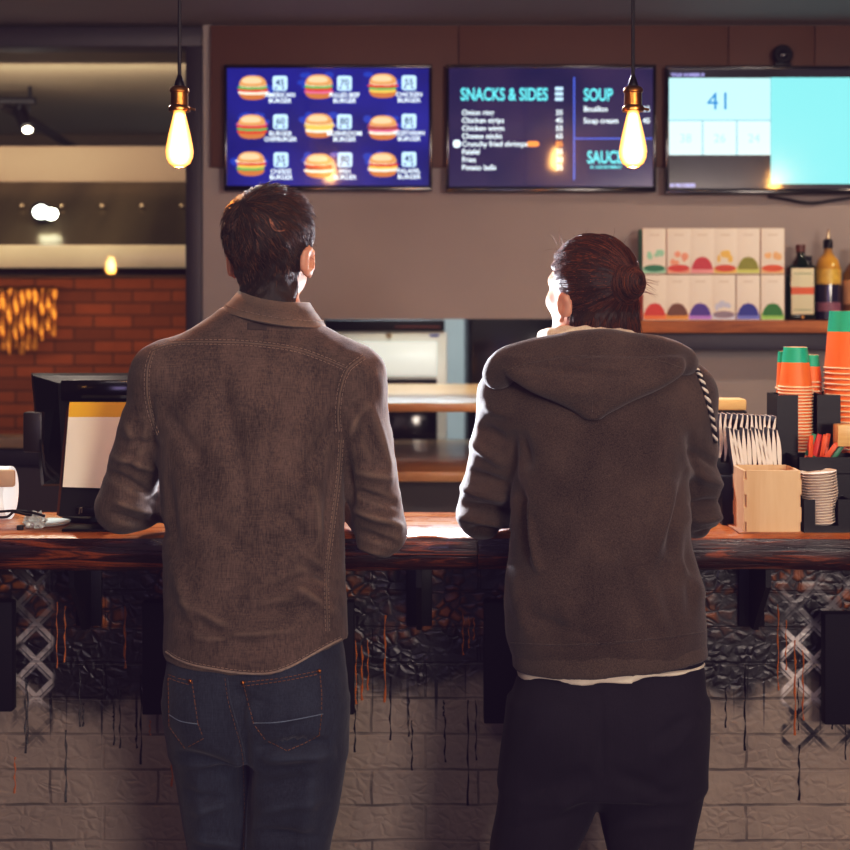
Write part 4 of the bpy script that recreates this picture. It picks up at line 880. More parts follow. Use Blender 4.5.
# cups: inverted nested stacks
M_CUPO = mat('cup orange', '#e8742c', .5, var=.03); M_CUPG = mat('cup green', '#12a888', .5, var=.03); M_RIM = mat('cup rim', '#f0d2ae', .55, var=.03)
def cup_mesh(r0, r1, h, gh):
    b = MB(); b.lathe([(.001, h-.003), (r0*.93, h-.003), (r0*.95, h), (r0, h), (r0+(r1-r0)*gh, h*(1-gh)), (r1-.0005, .0035), (r1+.0022, .003), (r1+.0026, .0012), (r1+.0016, 0), (r1-.001, .0008)], 36, cap=False, mis=[2, 2, 2, 1, 0, 2, 2, 2, 2])
    return b
def stack(px, Y, zb, n, gap, r0, r1, h, lab, gh=.32, mats=None):
    proto = None
    for k in range(n):
        z = zb+k*gap
        if proto is None: proto = o = obj('paper_cup', cup_mesh(r0, r1, h, gh), mats or [M_CUPO, M_CUPG, M_RIM], recalc=False, smooth=30)
        else: o = dup(proto)
        o.location = (PX(px, Y), Y, z); rk = n-k
        tag(o, ('orange and green cup topmost of the %s' % lab) if k == n-1 else 'orange cup in the %s, %s from its top' % (lab, ORD[rk-1]), 'paper cup', 'paper cups in the '+lab)
k_ = Yc/F; u = PZ(455, Yc)+.001; Ym = Yc+.012; k_ = Ym/F
n = 22; gap = (PZ(387, Ym)-u)/(n-1)
stack(795.5, Ym, u, n, gap, 11.7*k_, 16.5*k_, 40*k_, 'left cup stack', .38)
Yr = 3.2; kr = Yr/F; 
n = 17; Yq = Yc+.034; kq = Yq/F; gap = (PZ(368, Yq)-u)/(n-1)
stack(851, Yq, u, n, gap, 21*kq, 26*kq, 57*kq, 'right tall cup stack', .36)
b0 = PZ(396, 3.35)
stack(811, 3.353, b0, 4, .011, 7.5*k_, 11*k_, 28*k_, 'small stack behind the caddy', .42)
stack(786, 3.353, b0, 2, .018, 8*k_, 10*k_, 38*k_, 'narrow stack behind the left cups', .3)
b = MB(); b.box(PX(776, 3.335), PX(817, 3.35), 3.3285, 3.379, PZ(400, 3.335), b0-.0005); b.box(PX(776, 3.335), PX(782, 3.35), 3.371, 3.379, CT, PZ(400, 3.335)); obj('rear_ledge', b, M_BLACK, t)
# wooden block with grain
b = MB(); b.box(PX(835, 3.17), PX(892, 3.17), 3.15, 3.19, PZ(446, 3.17), PZ(424, 3.17), .004); bk = thing('tamper', 'wooden handled tamper leaning on the organiser at the right edge', 'tool', (PX(860, 3.17), 3.17, z2)); obj('wooden_block', b, M_OAK, bk)
b = MB(); b.cyl((PX(862, 3.17), 3.17, z2+.003), (PX(862, 3.17), 3.17, PZ(446, 3.17)-.001), .014, .011, 16); obj('shaft', b, M_BLACK, bk)
# sugar sticks
SC_ = [mat('red stick', '#c9351e', .4), mat('green stick', '#15724a', .4), mat('orange stick', '#e0602a', .4)]; r = random.Random(11)
for k in range(13):
    x = PX(802+k*1.9+r.uniform(-1, 1), 3.18); y = 3.165+.04*r.random(); a = r.uniform(.1, .75)*(1 if k > 6 else .6); L = .074+r.uniform(-.008, .014); c = (0, 1, 2, 0, 2)[k % 5]
    b = MB(); b.box(-.0056, .0056, -.002, .002, 0, L, .0012, 0)
    b.box(-.0052, .0052, -.0008, .0008, L-.001, L+.004, 0, 0); b.box(-.0050, .0050, -.0022, .0022, L*.3, L*.42, 0, 1)
    o = obj('sugar_stick', b, [SC_[c], SC_[(c+1) % 3]]); o.location = (x, y, z2+.003); o.rotation_euler = (r.uniform(-.15, .15), a, r.uniform(-.6, .6))
    tag(o, '%s sugar stick in the black tray, %s from the left' % (('red', 'green', 'orange')[c], ORD[k]), 'sugar stick', 'sugar sticks in the black tray')
# lids
M_LID = mat('lid white', '#f0e3d6', .45, var=.02); base = Vector((PX(822.5, 3.105), 3.107, PZ(524.5, 3.1))); ax = Vector((-.09, .0, 1)).normalized(); Mr = ax.to_track_quat('Z', 'Y').to_matrix().to_4x4()
n = 19; proto = None; Lg = (PZ(474, 3.1)-base.z)
for k in range(n):
    if proto is None:
        b = MB(); q = 3.1/F; b.lathe([(.001, .003), (12*q, .003), (13*q, .0), (14*q, .0), (16.5*q, .0042), (18*q, .0046), (18.2*q, .0062), (17*q, .0066), (14*q, .003), (.001, .0042)], 36, cap=False); proto = o = obj('cup_lid', b, M_LID, recalc=False)
    else: o = dup(proto)
    f = k/(n-1); sc = .74+.28*min(1, max(0, (f-.22)/.35)); o.location = base+ax*(Lg*f); o.rotation_euler = Mr.to_euler(); o.scale = (sc, sc, 1)
    tag(o, 'white plastic cup lid nested in the leaning lid stack, %s from the bottom' % ORD[k], 'cup lid', 'white lids in the organiser pocket')
b = MB(); b.box(PX(808, 3.1), PX(838, 3.1), 3.08, 3.132, CT+.0, PZ(526, 3.1)); obj('pocket_floor', b, M_BLACK, t)
# ================================================================ people
def skin_mat(name, c):
    g = G(name); v = g.co(); b = lin(c)
    g.set(Base_Color=g.mix(g.noise(v, 40, 4), tuple(x*.85 for x in b), tuple(min(1, x*1.12) for x in b)), Roughness=.5, Normal=g.bump(g.noise(v, 500, 2), .1, .001))
    g.b.inputs['Subsurface Weight'].default_value = .25; g.b.inputs['Subsurface Radius'].default_value = (.012, .005, .003); g.b.inputs['Subsurface Scale'].default_value = 1; return g.m
M_SKIN = skin_mat('skin', '#bd8a72')
def mid(a, b, t): return tuple(a[i]+(b[i]-a[i])*t for i in range(3))
def rotm(yaw, pitch, roll=0): return Matrix.Rotation(math.radians(yaw), 3, 'Z') @ Matrix.Rotation(math.radians(roll), 3, 'Y') @ Matrix.Rotation(math.radians(pitch), 3, 'X')
def head(fd, C, R, ears=1.0, k=.02):
    Cv = Vector(C); W = lambda x, y, z: tuple(Cv+R @ Vector((x, y, z)))
    Rl = [list(r) for r in R]
    fd.ell(W(0, -.008, .028), (.075, .094, .085), k, Rl)
    fd.ell(W(0, .018, -.03), (.062, .072, .068), .03, Rl)
    fd.cone(W(-.035, .02, -.07), W(0, .068, -.092), .026, .02, .03); fd.cone(W(.035, .02, -.07), W(0, .068, -.092), .026, .02, .03)
    fd.ell(W(0, .066, .022), (.056, .022, .016), .02, Rl)                      # brow
    for s in (-1, 1):
        fd.ell(W(s*.04, .056, -.022), (.024, .022, .02), .02, Rl)             # cheekbone
        fd.ell(W(s*.031, .088, .002), (.018, .014, .011), .012, Rl, mode='cut')  # eye socket
        if ears:
            E = Rl if False else [list(r) for r in (R @ Matrix.Rotation(math.radians(-s*28), 3, 'Z') @ Matrix.Rotation(math.radians(-12), 3, 'X'))]
            e_ = ears; fd.ell(W(s*.092, -.018, -.024), (.008*e_, .022*e_, .034*e_), .007, E); fd.ell(W(s*.08, -.004, -.026), (.014, .014, .022), .012, Rl); fd.ell(W(s*.079, -.008, -.01), (.007, .010, .020), .004, E, mode='cut') if False else None
            fd.ell(W(s*.087, -.006, -.054), (.006, .009, .010), .006, E)
            fd.ell(W(s*.0995, -.012, -.021), (.005, .012*e_, .020*e_), .004, E, mode='cut')
    fd.cone(W(0, .083, .012), W(0, .107, -.03), .009, .0125, .012); fd.ell(W(-.012, .096, -.033), (.008, .009, .007), .006, Rl); fd.ell(W(.012, .096, -.033), (.008, .009, .007), .006, Rl)
    fd.cone(W(-.02, .079, -.056), W(.02, .079, -.056), .0065, .0065, .006); fd.cone(W(-.017, .078, -.066), W(.017, .078, -.066), .0075, .0075, .006)
    fd.cone(W(-.026, .086, -.061), W(.026, .086, -.061), .0022, .0022, .003, mode='cut')
    return W
def hand(fd, wr, d, up, side):
    """palm and five bent fingers; side=+1 puts the thumb along s"""
    wr = Vector(wr); d = Vector(d).normalized(); up = Vector(up); up = (up-d*up.dot(d)).normalized(); s = d.cross(up)*side
    q = lambda a, b, c: tuple(wr+d*a+s*b+up*c)
    Rl = Matrix((s, d, up)).transposed(); Rl = [list(r) for r in Rl]
    fd.ell(q(.05, 0, 0), (.041, .055, .0145), .012, Rl); fd.cone(q(-.02, 0, 0), q(.03, 0, 0), .026, .028, .02, sc=(1, 1, 1))
    for b, L, dr, sp in ((.031, .92, 0, .10), (.0105, 1.0, .004, .03), (-.0105, .95, .003, -.04), (-.030, .76, -.004, -.12)):
        p = [q(.082+dr, b, .003), q(.082+dr+.043*L, b+.043*sp, .006), q(.082+dr+.066*L, b+.066*sp, -.008), q(.082+dr+.080*L, b+.08*sp, -.024)]
        fd.chain(p, [.0098, .0088, .0080, .0068], .004)
    p = [q(.018, .026, -.002), q(.05, .05, -.004), q(.078, .062, -.008), q(.1, .064, -.014)]
    fd.chain(p, [.0145, .012, .0105, .008], .006)
def person_body(name, label, C, R, neck, sh, el, wr, hd, hips, kn, ft, torso, base, ears=1.0):
    lo = (min(el[0][0], el[1][0])-.12, 2.5, -.02); hi = (max(el[0][0], el[1][0])+.12, 3.42, C[2]+.16)
    fd = Field(lo, hi, .0055); W = head(fd, C, R, ears)
    fd.cone(W(0, -.022, -.05), neck, .05, .056, .03)
    fd.loft(torso, .04, grow=-.036)
    for i in (0, 1):
        fd.cone(neck, sh[i], .05, .05, .04); fd.chain([sh[i], el[i]], [.040, .028], .02); fd.chain([el[i], mid(el[i], wr[i], .35), wr[i]], [.028, .029, .024], .01)
        hand(fd, wr[i], hd[i][0], hd[i][1], hd[i][2])
        fd.chain([hips[i], kn[i]], [.07, .05], .03); fd.chain([kn[i], ft[i]], [.048, .036], .02)
        f = Vector(ft[i]); fd.cone(f+Vector((0, -.03, -.035)), f+Vector((0, .15, -.045)), .034, .026, .02)
    V, Fc = fd.mesh(1); o = nobj(name, V, Fc, M_SKIN, base=base)
    tag(o, label, 'person', None)
    me = mat('eye white', '#e8e2da', .2, var=0); mi = mat('iris', '#3a2a1c', .2, var=0)
    for s in (-1, 1):
        b = MB(); b.ball(W(s*.031, .0715, .002), .0115, 16); e = obj('eye', b, me, o); b = MB(); b.ball(W(s*.031, .0795, .002), (.0055, .005, .0055), 12); obj('iris', b, mi, e)
    return o, W
HR = random.Random(77)
def strand(mb, pts, r):
    mb.tube(pts, [r*(1-.75*k/(len(pts)-1)) for k in range(len(pts))], 3, HR.choice((0, 1, 1, 2)))
def hair_mat(name, a, c):
    g = G(name); v = g.co(); f = g.noise(v, 70, 4)
    g.set(Base_Color=g.mix(f, lin(a)+(1,), lin(c)+(1,)), Roughness=.58, Normal=g.bump(g.noise(g.map(v, (1, 1, .4)), 330, 3), .5, .003)); g.b.inputs['Specular IOR Level'].default_value = .35
    g.b.inputs['Sheen Weight'].default_value = .1; return g.m
# ---------------------------------------------------------------- cloth materials
def denim(name, lo, hi, thread, sheen=.15, fade=None, n1=(420, 420, 26), n2=(26, 420, 420)):
    g = G(name); v = g.co(); a = g.noise(g.map(v, n1), 1, 2, .6); b = g.noise(g.map(v, n2), 1, 2, .6); c = g.noise(v, 9, 4, .6); d = g.noise(g.map(v, (30, 30, 3)), 1, 3)
    k = g.ma('ADD', g.ma('ADD', g.ma('MULTIPLY', a, .34), g.ma('MULTIPLY', b, .2)), g.ma('ADD', g.ma('MULTIPLY', c, .26), g.ma('MULTIPLY', d, .2)))
    col = g.ramp(k, [(.36, lin(lo)), (.62, lin(hi))])
    # wear: ridges of the cloth are paler
    geo = g.n('ShaderNodeNewGeometry'); pt = g.step(geo.outputs['Pointiness'], .5, .56); col = g.mix(g.ma('MULTIPLY', pt, .35), col, lin(thread)+(1,))
    g.set(Base_Color=col, Roughness=.85, Normal=g.bump(k, .35, .003)); g.b.inputs['Sheen Weight'].default_value = sheen; g.b.inputs['Specular IOR Level'].default_value = .25; return g.m
M_SHIRT = denim('washed brown denim', '#2b211d', '#6b594e', '#8c7a68'); M_JEANS = denim('dark blue denim', '#181c27', '#343c4a', '#444e5c')
M_THR = mat('pale thread', '#8d7a6b', .8, var=.2); M_ORT = mat('orange thread', '#84562c', .7, var=.2); M_COPPER = mat('copper rivet', '#c07a3a', .3, 1.0)
def fleece(name, lo, hi, sheen):
    g = G(name); v = g.co(); a = g.noise(v, 420, 2, .7); b = g.noise(v, 8, 4); k = g.ma('ADD', g.ma('MULTIPLY', a, .6), g.ma('MULTIPLY', b, .4))
    g.set(Base_Color=g.ramp(k, [(.36, lin(lo)), (.62, lin(hi))]), Roughness=.95, Normal=g.bump(a, .4, .003)); g.b.inputs['Sheen Weight'].default_value = sheen; g.b.inputs['Specular IOR Level'].default_value = .15; return g.m
M_HOOD = fleece('brown grey fleece', '#2e2421', '#57483f', .25); M_RIB = fleece('ribbed fleece', '#3a2f29', '#5f5147', .2); M_BLK = denim('black cotton trousers', '#15121a', '#1f1b25', '#25212c', .05)
M_TEE = mat('off white jersey', '#e6dccb', .8, bump=.2); M_SHERPA = fleece('beige fleece lining', '#c9b49c', '#ead8c2', .2)
def cuthem(f, fz):
    X, Z = f.ax[0][:, None, None], f.ax[2][None, None, :]; f.D = np.maximum(f.D, fz(X)-Z+0*f.ax[1][None, :, None]).astype(np.float32)
# ================================================================ man in the denim shirt
b1 = (PX(262, 2.86), 2.86, 0)
C1 = (PX(271.5, 2.97), 2.97, 1.618); R1 = rotm(-20, 7)
sh1 = [P(166, 377, 2.93), P(351, 379, 2.92)]; el1 = [P(122, 508, 2.98), P(381, 531, 2.93)]; wr1 = [(-.452, 3.17, 1.062), (-.185, 3.16, 1.085)]
tor1 = [(318, 232, 306, 2.955, .065), (332, 205, 322, 2.95, .075), (346, 172, 346, 2.945, .09), (370, 158, 358, 2.94, .108), (415, 153, 352, 2.93, .122), (470, 160, 345, 2.91, .122), (520, 163, 344, 2.89, .117), (570, 164, 345, 2.87, .114),
        (620, 164, 347, 2.85, .118), (660, 164, 349, 2.84, .123), (690, 164, 350, 2.838, .126)]
man, W1 = person_body('person', 'man in brown denim shirt and blue jeans leaning on the counter, seen from behind', C1, R1, P(272, 322, 2.95), sh1, el1, wr1,
    [((1, .45, -.2), (0, 0, 1), -1), ((-1, .5, -.2), (0, 0, 1), 1)], [P(215, 700, 2.84), P(295, 700, 2.83)], [P(217, 850, 2.86), P(287, 850, 2.84)], [(PX(216, 2.86), 2.86, .075), (PX(284, 2.86), 2.82, .075)], tor1, b1)
# shirt
f = Field((-.78, 2.6, .66), (.02, 3.3, 1.53), .0055); f.loft(tor1, .02)
n1 = P(272, 318, 2.95)
for i in (0, 1):
    f.cone(n1 if i == 0 else P(284, 336, 2.95), sh1[i], .058 if i == 0 else .046, .064, .05); m_ = mid(sh1[i], el1[i], .42); f.chain([sh1[i], m_], [.066, .062], .035); f.chain([m_, el1[i]], [.062, .0545], .008); f.chain([el1[i], mid(el1[i], wr1[i], .5), wr1[i]], [.0545, .042, .034], .008)
hx = np.array([160, 166, 176, 192, 212, 238, 262, 276, 292, 310, 328, 342, 352]); hy = np.array([646, 654, 661, 667, 671, 675, 676, 674, 668, 658, 648, 641, 640.])
hY = 2.722+.115*np.abs((hx-257)/93)**2.4
cuthem(f, lambda X: np.interp(X, [PX(a, q) for a, q in zip(hx, hY)], [PZ(a, q) for a, q in zip(hy, hY)]).astype(np.float32))
V, Fc = f.mesh(2); N = vnorm(V, Fc)
F1 = [(296, 556, 348, 592, 5, -.006), (255, 598, 335, 566, 6, -.005), (288, 580, 340, 618, 6, .005), (240, 612, 330, 606, 6, -.004), (176, 618, 262, 648, 6, -.004), (180, 600, 230, 628, 5, .004), (190, 640, 300, 630, 5, .004), (170, 560, 200, 640, 6, .004),
      (168, 470, 176, 560, 5, -.004), (215, 360, 238, 470, 9, -.004), (238, 420, 246, 540, 7, -.003), (285, 380, 262, 500, 9, -.004), (160, 400, 205, 470, 7, -.004), (340, 410, 300, 480, 7, -.004), (336, 440, 322, 560, 5, -.004), (310, 470, 326, 560, 6, .004), (270, 500, 315, 545, 7, -.004), (200, 520, 262, 560, 8, -.003),
      # sleeves
      (103, 470, 160, 500, 4.5, -.008), (108, 455, 158, 470, 4.5, .006), (112, 500, 163, 516, 4, .007), (106, 512, 165, 530, 3.6, -.006), (118, 440, 160, 448, 5, -.005), (150, 395, 150, 460, 4, -.006), (122, 405, 140, 470, 6, .004), (140, 420, 128, 480, 5, -.004), (150, 505, 165, 540, 4, -.006),
      (345, 430, 352, 520, 4, -.006), (352, 490, 402, 506, 4, -.007), (350, 508, 406, 528, 4, .007), (352, 530, 400, 545, 4, -.006), (352, 470, 396, 480, 5, .005), (354, 400, 384, 470, 6, -.005), (368, 395, 394, 480, 5, .004), (346, 440, 368, 400, 5, .004), (352, 545, 392, 556, 3, .004)]
V = folds(V, N, [q[:5]+(q[5]*2.3,) for q in F1]); V += N*(wob(V, 55, 3, aniso=(1, 1, .45))*.0019+wob(V, 130, 4)*.0006)[:, None]
shirt = nobj('denim_shirt', V, Fc, M_SHIRT, man); T = bvh(V, Fc)
sm = MB(); st = MB()
seam(T, sm, [(152, 350), (166, 345), (182, 342.5), (208, 342), (251, 343.5), (293, 349), (321, 358), (347, 369)], .0021, .0002, smb=st, so=2.3)
seam(T, sm, [(153, 352), (148, 367), (147, 390), (150, 412), (158, 436)], .0021, .0002, smb=st, so=2.3)
seam(T, sm, [(364, 357), (354, 364), (347, 371), (341, 388), (338, 411), (339, 432)], .0024, .0002, smb=st, so=2.6)
seam(T, sm, [(341, 440), (338, 480), (331, 536), (326.5, 578), (327.5, 634)], .0018, .0002, smb=st, so=2)
obj('seams', sm, M_SHIRT, shirt, smooth=60); obj('stitching', st, M_THR, shirt, smooth=0)
hm = MB(); hs = MB(); hem = [(a, b-2.2) for a, b in zip(hx, hy)][1:-1]
seam(T, hm, hem, .0025, .0002, smb=hs, so=2.6, sides=(-1,)); o = obj('hem', hm, mat('worn hem', '#8c7d70', .85, scale=120, var=.35, bump=.3), shirt, smooth=60); obj('stitching', hs, M_THR, o, smooth=0)
# collar
def ring(mb, c, prof, n=48, a0=0, a1=360, sq=.9, tilt=0, fz=None):
    vs = []; fs = []; m = len(prof)
    for k in range(n+1):
        a = math.radians(a0+(a1-a0)*k/n)
        for r, z in prof:
            x = r*math.cos(a); y = r*sq*math.sin(a); vs.append((c[0]+x, c[1]+y, c[2]+z+x*tilt+(fz(a, r) if fz else 0)))
    for k in range(n):
        for q in range(m): fs.append((k*m+q, k*m+(q+1) % m, (k+1)*m+(q+1) % m, (k+1)*m+q))
    fs += [tuple(range(m)), tuple(n*m+q for q in range(m))[::-1]]
    mb.add(vs, fs)
cc = (PX(274, 2.95), 2.955, PZ(305, 2.95))
dip = lambda a, r: -.026*max(0, math.sin(a))**1.5+.004*math.cos(2*a)
b = MB(); ring(b, cc, [(.064, -.034), (.064, .006), (.068, .014), (.075, .014), (.088, -.004), (.107, -.026), (.1095, -.033), (.104, -.036), (.085, -.014), (.074, .0), (.071, -.034)], a0=118, a1=422, tilt=-.17, fz=dip)
col = obj('collar', b, M_SHIRT, shirt, smooth=70)
b = MB()
for k in range(120):
    if k % 3 == 2: continue
    p = []
    for q in (0, .75):
        a = math.radians(128+(k+q)*2.35)
        r = .1035; p.append((cc[0]+r*math.cos(a), cc[1]+r*.9*math.sin(a)-.001, cc[2]-.0195+r*math.cos(a)*-.17+dip(a, r)))
    b.tube(p, .0008, 4)
obj('stitching', b, M_THR, col, smooth=0)
b = MB(); patch(T, b, [(246, 322), (268, 323), (268, 331), (246, 330)], .0012, 4); obj('label_patch', b, mat('dark patch', '#3c2f2a', .8), shirt, smooth=50)
# jeans
f = Field((-.66, 2.55, .02), (-.06, 3.05, 1.0), .0055)
hip1 = [(596, 182, 330, 2.865, .085), (640, 170, 343, 2.84, .112), (690, 166, 348, 2.836, .122), (730, 169, 348, 2.838, .12), (752, 174, 346, 2.84, .108)]
f.loft(hip1, .01)
f.loft([(700, 168, 262, 2.85, .1), (760, 173, 250, 2.855, .094), (800, 180, 249, 2.86, .086), (850, 189, 248, 2.865, .076), (930, 190, 248, 2.87, .066), (1034, 192, 242, 2.86, .058)], .022)
f.loft([(700, 236, 348, 2.825, .108), (760, 247, 346, 2.82, .104), (800, 244, 340, 2.825, .098), (850, 243.5, 330, 2.83, .086), (930, 246, 318, 2.83, .074), (1034, 254, 312, 2.82, .06)], .014)
f.ell(P(208, 706, 2.80), (.075, .078, .085), .04); f.ell(P(294, 706, 2.785), (.088, .08, .09), .04)
V, Fc = f.mesh(2); N = vnorm(V, Fc)
V = folds(V, N, [q[:5]+(q[5]*2.4,) for q in [(258, 748, 330, 742, 5, -.011), (262, 758, 336, 752, 7, .007), (244, 690, 246, 850, 5, -.006), (258, 690, 240, 740, 6, .004), (175, 752, 240, 772, 6, -.006), (182, 790, 240, 806, 5, -.004), (186, 812, 242, 800, 5, .004), (250, 790, 330, 774, 7, -.005), (255, 812, 330, 796, 6, .004), (250, 832, 325, 838, 6, -.005), (262, 726, 315, 708, 6, .004), (318, 745, 300, 850, 9, .005), (200, 770, 206, 850, 8, .004), (190, 835, 244, 846, 5, .005), (230, 690, 268, 705, 6, -.004)]])
V += N*(wob(V, 55, 13, aniso=(1, 1, .6))*.0012+wob(V, 130, 14)*.0003)[:, None]
jeans = nobj('jeans', V, Fc, M_JEANS, man); T = bvh(V, Fc)
sm = MB(); st = MB(); seam(T, sm, [(227, 678), (230, 700), (237, 725), (244, 755), (246.5, 800), (246, 850)], .0016, 0, smb=st, so=2, sides=(1,))
obj('seams', sm, M_JEANS, jeans, smooth=60); obj('stitching', st, mat('brown thread', '#6a4a34', .8), jeans, smooth=0)
for poly, low, riv in (([(167.5, 673), (178, 677), (192, 680), (195, 702), (198, 724), (204, 740), (185, 750), (168.5, 727)], [(167, 713), (180, 721), (198, 724)], [(191, 681.5)]),
                  ([(241, 681), (280, 677), (321, 669), (323, 692), (323, 714), (320.5, 736), (304, 746), (287, 753), (264, 740.5), (252, 724), (246, 700)], [(251.5, 723), (280, 722), (323, 714)], [(243, 682.5), (318.5, 671.5)])):
    b = MB(); patch(T, b, poly, .0022); pk = obj('back_pocket', b, M_JEANS, jeans, smooth=50)
    T2b = bvh(np.array(b.v), np.array([f_ for f_ in b.f if len(f_) == 4]))
    b = MB(); edge = poly+[poly[0]]; n_ = 3 if len(poly) > 8 else 3
    for i in range(len(poly)):
        a_, c_ = edge[i], edge[i+1]; cx = sum(p[0] for p in poly)/len(poly); cy = sum(p[1] for p in poly)/len(poly)
        ins = lambda p, k: (cx+(p[0]-cx)*k, cy+(p[1]-cy)*k)
        seam(T2b, None, [ins(a_, .95), ins(c_, .95)], smb=b, so=0, sides=(1,), srad=.00075, gap=4.5, dash=3)
    seam(T2b, None, [(poly[0][0]+1.5, poly[0][1]+5), (poly[1][0], poly[1][1]+4.6), (poly[2][0]-1.2, poly[2][1]+5)], smb=b, so=0, sides=(1,), srad=.0008)
    obj('stitching', b, M_ORT, pk, smooth=0)
    b = MB(); seam(T2b, b, low, .0011, .0004); obj('fold_line', b, mat('pale fold', '#6c7a8c', .8), pk, smooth=60)
    b = MB()
    for q in riv:
        h = hit(T, *q)
        if h: p = h[0]+h[1]*.0035; b.ball(p, .0042, 12)
    obj('rivet', b, M_COPPER, pk)
def shoes(par, fts, m):
    for q in fts:
        f = Field((q[0]-.09, q[1]-.14, -.005), (q[0]+.09, q[1]+.26, .16), .006); f.cone((q[0], q[1]-.04, .045), (q[0], q[1]+.16, .036), .045, .034, .02); f.cone((q[0], q[1]-.03, .05), (q[0], q[1]-.01, .12), .045, .05, .02)
        f.D = np.maximum(f.D, (.001-f.ax[2])[None, None, :]); V, Fc = f.mesh(1); nobj('shoe', V, Fc, m, par)
shoes(man, [(PX(216, 2.86), 2.86), (PX(284, 2.86), 2.82)], mat('brown shoe leather', '#3a2a20', .5))
# hair
M_HAIR1 = [hair_mat('dark brown hair', '#140a06', '#24130b'), hair_mat('brown hair strands', '#2a160d', '#472817'), hair_mat('light brown hair strands', '#4a2a18', '#6e4428')]
def hair_base(C, R, th, zl, extra=None, h=.0042, neck=None):
    f = Field(np.array(C)-.16, np.array(C)+.17, h); W = head(f, C, R, ears=False)
    if neck: f.cone(W(0, -.022, -.05), neck, .05, .056, .03)
    X, Y, Z = f.ax[0][:, None, None]-C[0], f.ax[1][None, :, None]-C[1], f.ax[2][None, None, :]-C[2]
    x, y, z = [R[0][i]*X+R[1][i]*Y+R[2][i]*Z for i in range(3)]
    d = f.D-th(x, y, z); m = zl(x, y, z)
    k = .012; hh = np.clip(.5-.5*(d-m)/k, 0, 1); f.D = (d*(1-hh)+m*hh+k*hh*(1-hh)).astype(np.float32)
    if extra: extra(f, W)
    return f.mesh(1), W
zl1 = lambda x, y, z: np.interp(y, [-.12, -.05, -.03, -.02, -.002, .02, .035, .055, .075, .11], [-.128, -.128, -.11, -.06, .024, .02, -.005, .04, .068, .08])-z
th1 = lambda x, y, z: np.interp(z, [-.1, -.06, -.02, .05, .1], [.009, .009, .012, .020, .022])
(V, Fc), W = hair_base(C1, R1, th1, zl1, neck=P(272, 322, 2.95))
N = vnorm(V, Fc); wh = np.array(W1(-.012, -.072, .088)); dv = V-wh; ra = np.linalg.norm(dv, axis=1); a1 = np.arctan2(dv[:, 2], dv[:, 0])+ra*9; V = V+N*(np.sin(a1*23+2*np.sin(a1*7))*.0013*np.clip(ra/.05, 0, 1)+wob(V, 170, 21)*.0011+wob(V, 70, 22)*.0016)[:, None]
hair = MB(); hair.add(V.tolist(), Fc.tolist())
Rv = R1; Ci = Vector(C1); r = random.Random(2); whorl = Vector(W1(-.012, -.072, .088))
idx = r.choices(range(len(V)), k=6500)
for i in idx:
    p = Vector(V[i]); n = Vector(N[i]); w = p-whorl; t = w-n*w.dot(n)
    t = t.normalized() if t.length > 1e-4 else n.orthogonal(); sw = n.cross(t); dist = w.length
    loc = Rv.transposed() @ (p-Ci); low = loc.z < -.03
    dv = (t+sw*(.8*math.exp(-dist/.03)+r.uniform(-.35, .35))).normalized()
    if low: dv = (dv*.5+Vector((0, 0, -.8))).normalized()
    if loc.y > 0 and abs(loc.x) > .045 and loc.z < .07: continue
    L = r.uniform(.018, .034) if not low else r.uniform(.006, .013); lift = r.uniform(.06, .28) if not low else .05
    if loc.z > .05 and loc.y > -.02: dv = (dv+n*.35+Rv @ Vector((0, .3, .1))).normalized()
    pts = []; q = p-n*.001; dd = dv+n*lift
    for k in range(5):
        pts.append(q.copy()); q = q+dd.normalized()*(L/4); dd = dd-n*(.14 if not low else .05)+Vector((r.uniform(-.1, .1), r.uniform(-.1, .1), r.uniform(-.1, .1)-.05))
    strand(hair, pts, .00085)
Th1 = bvh(V, Fc); wm = MB()
for pts_, r_ in (([(270, 219), (271, 225), (274, 229.5), (280, 231), (285, 230)], .0022), ([(272, 222), (274, 227), (277, 230)], .0026)):
    seam(Th1, wm, pts_, r_, .0002)
# loose tufts at the left temple and on top
for k in range(160):
    p = Vector(W1(-.078+r.uniform(-.012, .006), r.uniform(-.01, .05), r.uniform(.02, .085))); d = Vector((-1, .1, r.uniform(-.1, .8))).normalized(); pts = []
    for q in range(5): pts.append(p.copy()); p = p+d*(.0065); d = (d+Vector((0, 0, r.uniform(-.25, .2)))).normalized()
    strand(hair, pts, .0006)
hr = obj('hair', hair, M_HAIR1, man, smooth=80, recalc=False); tag(obj('crown_whorl', wm, mat('scalp at the whorl', '#8a5c44', .6, scale=300, var=.5), hr, smooth=60), 'pale crown whorl')
# ================================================================ person in the hoodie
b2_ = (PX(600, 2.86), 2.86, 0)
C2 = (PX(590, 2.96), 2.96, 1.525); R2 = rotm(39, 5)
sh2 = [P(514, 398, 2.93), P(681, 398, 2.93)]; el2 = [P(484, 512, 2.98), P(693, 512, 2.98)]; wr2 = [(.245, 3.19, 1.064), (.45, 3.19, 1.064)]
tor2 = [(338, 555, 640, 2.94, .06), (350, 535, 662, 2.935, .078), (366, 512, 684, 2.93, .1), (390, 500, 692, 2.925, .122), (430, 505, 690, 2.92, .132), (480, 512, 689, 2.90, .132), (540, 509, 693, 2.88, .13), (600, 505, 703, 2.862, .13), (630, 506, 707, 2.855, .13), (648, 511, 706, 2.85, .122), (656, 514, 704, 2.85, .112)]
woman, W2 = person_body('person', 'person with a hair bun in dark hoodie and black trousers leaning on the counter', C2, R2, P(594, 345, 2.94), sh2, el2, wr2,
    [((1, .35, -.2), (0, 0, 1), -1), ((-1, .45, -.2), (0, 0, 1), 1)], [P(552, 715, 2.86), P(655, 715, 2.85)], [P(533, 850, 2.87), P(649, 850, 2.87)], [(PX(530, 2.87), 2.87, .075), (PX(648, 2.87), 2.86, .075)],
    [q for q in tor2]+[(700, 516, 704, 2.85, .115)], b2_, .86)
